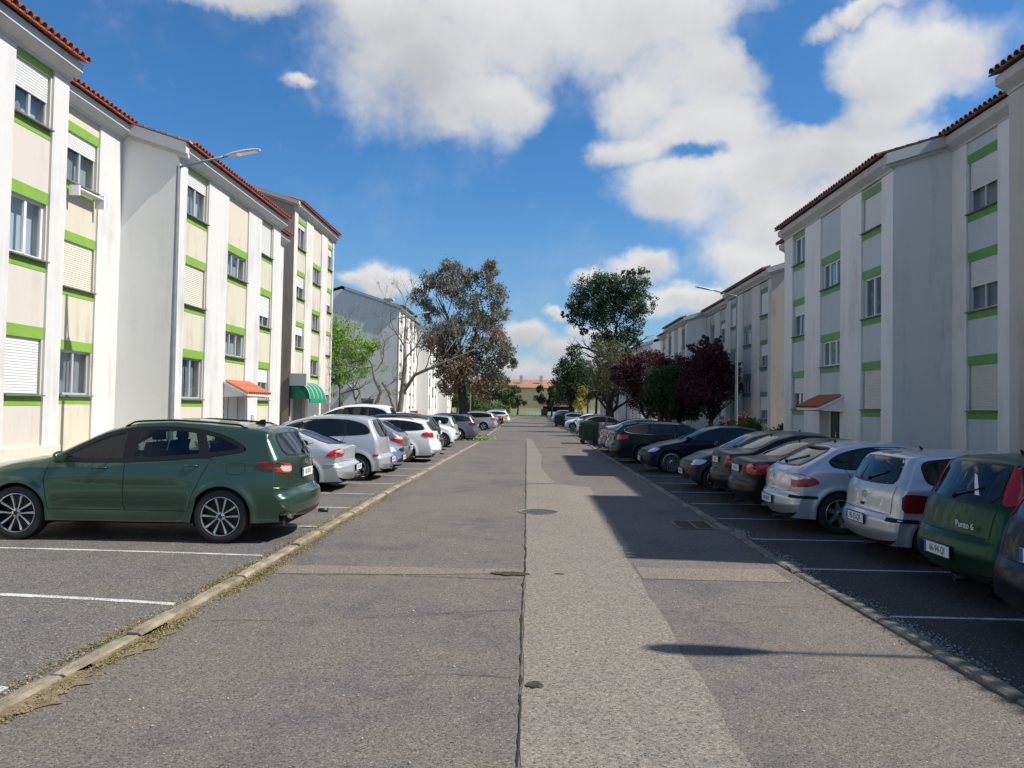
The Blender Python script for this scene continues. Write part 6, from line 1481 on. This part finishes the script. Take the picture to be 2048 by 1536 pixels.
build_car('dark blue compact hatchback parked nose out on multi-spoke silver wheels', 'hatch', 4.17, 23.9, (.008, .011, .03), nose_out=True, side=1, q=1.2, rim='multi', plate_txt='79-FO-83', group=GR, wr=.325, fx=1.03)
t, g, pm = build_car('black estate car with a bright chrome line round its side windows', 'wagon', 3.93, 27.65, (.008, .009, .016), side=1, q=1.2, rim='ten', plate_txt='94-HC-57', group=GR)
lp = [tuple(p) for p in chaikin(g['sp']['dlo'], 2)]; ribbon(g, 'chrome_line', [lp + [lp[0]]], [mp_side(g, -1), mp_side(g, 1)], .008, .022, M['chrome'], t, 'chr')
build_car('slate blue saloon with red and orange tail lamps behind the black estate', 'sedan', 4.0, 31.2, (.10, .13, .18), side=1, q=1.0, rim='five', group=GR, tail_m='red_l')
build_car('grey-blue saloon with orange lamp just beside the green dumpster', 'sedan', 3.95, 33.8, (.07, .09, .12), side=1, q=.9, rim='five', group=GR, tail_m='orange_l')
build_car('pale grey rounded saloon behind the dumpster', 'liftback', 4.6, 39.3, (.35, .38, .42), side=1, q=.8, rim='five', group=GR)
build_car('faded pink hatchback behind the green dumpster', 'hatch', 3.9, 52, (.46, .30, .27), side=1, q=.8, rim='cap', group=GR, metal=.1, rough=.5)
build_car('white small car parked nose out beyond the pink one', 'polo', 3.7, 69.5, WHT, nose_out=True, side=1, q=.7, rim='cap', group=GR, metal=0, detail=0)
for (yy, kd, c, no, lb) in ((80, 'hatch', (.35, .38, .4), False, 'grey hatchback beyond the dark bins on the right'), (86, 'wagon', (.04, .045, .05), False, 'dark estate far on the right'), (93, 'hatch', (.55, .57, .58), True, 'pale silver car far on the right under the trees'), (101, 'mpv', (.3, .33, .36), False, 'grey people carrier last but one on the right'), (110, 'hatch', (.6, .6, .6), True, 'last pale car on the right')):
    build_car(lb, kd, 3.7, yy, c, nose_out=no, side=1, q=.55, rim='cap', detail=0, group=GR)
# ================================================================= BINS AND SMALL THINGS
def dumpster(label, x, y, mt, w=1.25, d=.95, h=1.05, lid=None):
    t = thing('wheeled_bin', label, 'bin', (x, y, 0)); b = MB(); V = []
    for (s, z) in ((.86, .2), (1, h - .15), (1.04, h - .14), (1.04, h - .06)):
        for (a, c) in ((-1, -1), (1, -1), (1, 1), (-1, 1)): V.append((a * d / 2 * s, c * w / 2 * s, z))
    b.add(V, [(i * 4 + k, i * 4 + (k + 1) % 4, i * 4 + 4 + (k + 1) % 4, i * 4 + 4 + k) for i in range(3) for k in range(4)] + [(0, 1, 2, 3)])
    for c in np.linspace(-.8, .8, 4): b.box(-d / 2 * 1.0 - .02, -d / 2 * .9, c * w / 2 - .02, c * w / 2 + .02, .3, h - .2)
    for c in np.linspace(-.7, .7, 3): b.box(c * d / 2 - .02, c * d / 2 + .02, -w / 2 * 1.0 - .02, -w / 2 * .9, .3, h - .2)
    b.obj('container', M[mt], t)
    b = MB(); n = 8; V = []
    for k in range(n + 1):
        a = math.pi * k / n
        for c in (-1, 1): V.append((-d / 2 * 1.08 * math.cos(a), c * w / 2 * 1.06, h - .06 + .17 * math.sin(a)))
    b.add(V, [(2 * k, 2 * k + 1, 2 * k + 3, 2 * k + 2) for k in range(n)] + [tuple(range(0, 2 * n + 2, 2)), tuple(range(1, 2 * n + 3, 2))]); b.obj('lid', M[lid or mt], t, True, 40)
    wm = MB().lathe([(.02, -.03), (.1, -.03), (.1, .03), (.02, .03)], 'y', 14).mesh('wheel', M['rubber'])
    for a in (-1, 1):
        for c in (-1, 1): inst('wheel', wm, t, (a * d / 2 * .7, c * w / 2 * .75, .1))
    return t
dumpster('dark green wheeled dumpster standing at the right kerb among the parked cars', 3.1, 41.4, 'bin_g', 1.3, .95, 1.12)
dumpster('dark grey wheeled bin far along the right kerb, nearer of two', 2.9, 78, 'bin_d', 1.3, 1.0, 1.15)
dumpster('grey wheeled bin far along the right kerb behind its twin', 3.0, 81.5, 'bin_d', 1.3, 1.0, 1.15)
dumpster('dark bin standing on the lawn edge at the end of the road', 2.9, 165, 'bin_g', 1.8, 1.4, 1.6)
t = thing('cardboard_box', 'flattened brown cardboard leaning on the green dumpster', 'cardboard', (3.95, 40.6, 0))
b = MB(); b.prism([(-.25, 0), (-.22, 0), (.05, 1.45), (.02, 1.45)], 'y', -.3, .3); b.obj('sheet', mat('cardboard', (.12, .08, .05), .9), t)
t = thing('utility_cabinet', 'small red utility cabinet beside the far white facade', 'cabinet', (-11.2, 74, .1)); b = MB(); b.box(-.35, .35, -.2, .2, 0, 1.2).obj('cabinet_body', M['red_box'], t); MB().box(-.38, .38, -.23, .23, 1.2, 1.26).obj('cabinet_top', M['steel'], t); MB().box(-.32, .32, -.215, -.2, .1, 1.1).obj('cabinet_door', M['red_box'], t)
bpy.context.view_layer.update(); dg = bpy.context.evaluated_depsgraph_get()
for o in [o for o in bpy.data.objects if o.type == 'FONT']:          # lettering becomes plain meshes
    me = bpy.data.meshes.new_from_object(o.evaluated_get(dg)); n = bpy.data.objects.new(o.name.split('.')[0], me); link(n, o.parent); n.location = o.location; n.rotation_euler = o.rotation_euler; n.scale = o.scale
    bpy.data.objects.remove(o)
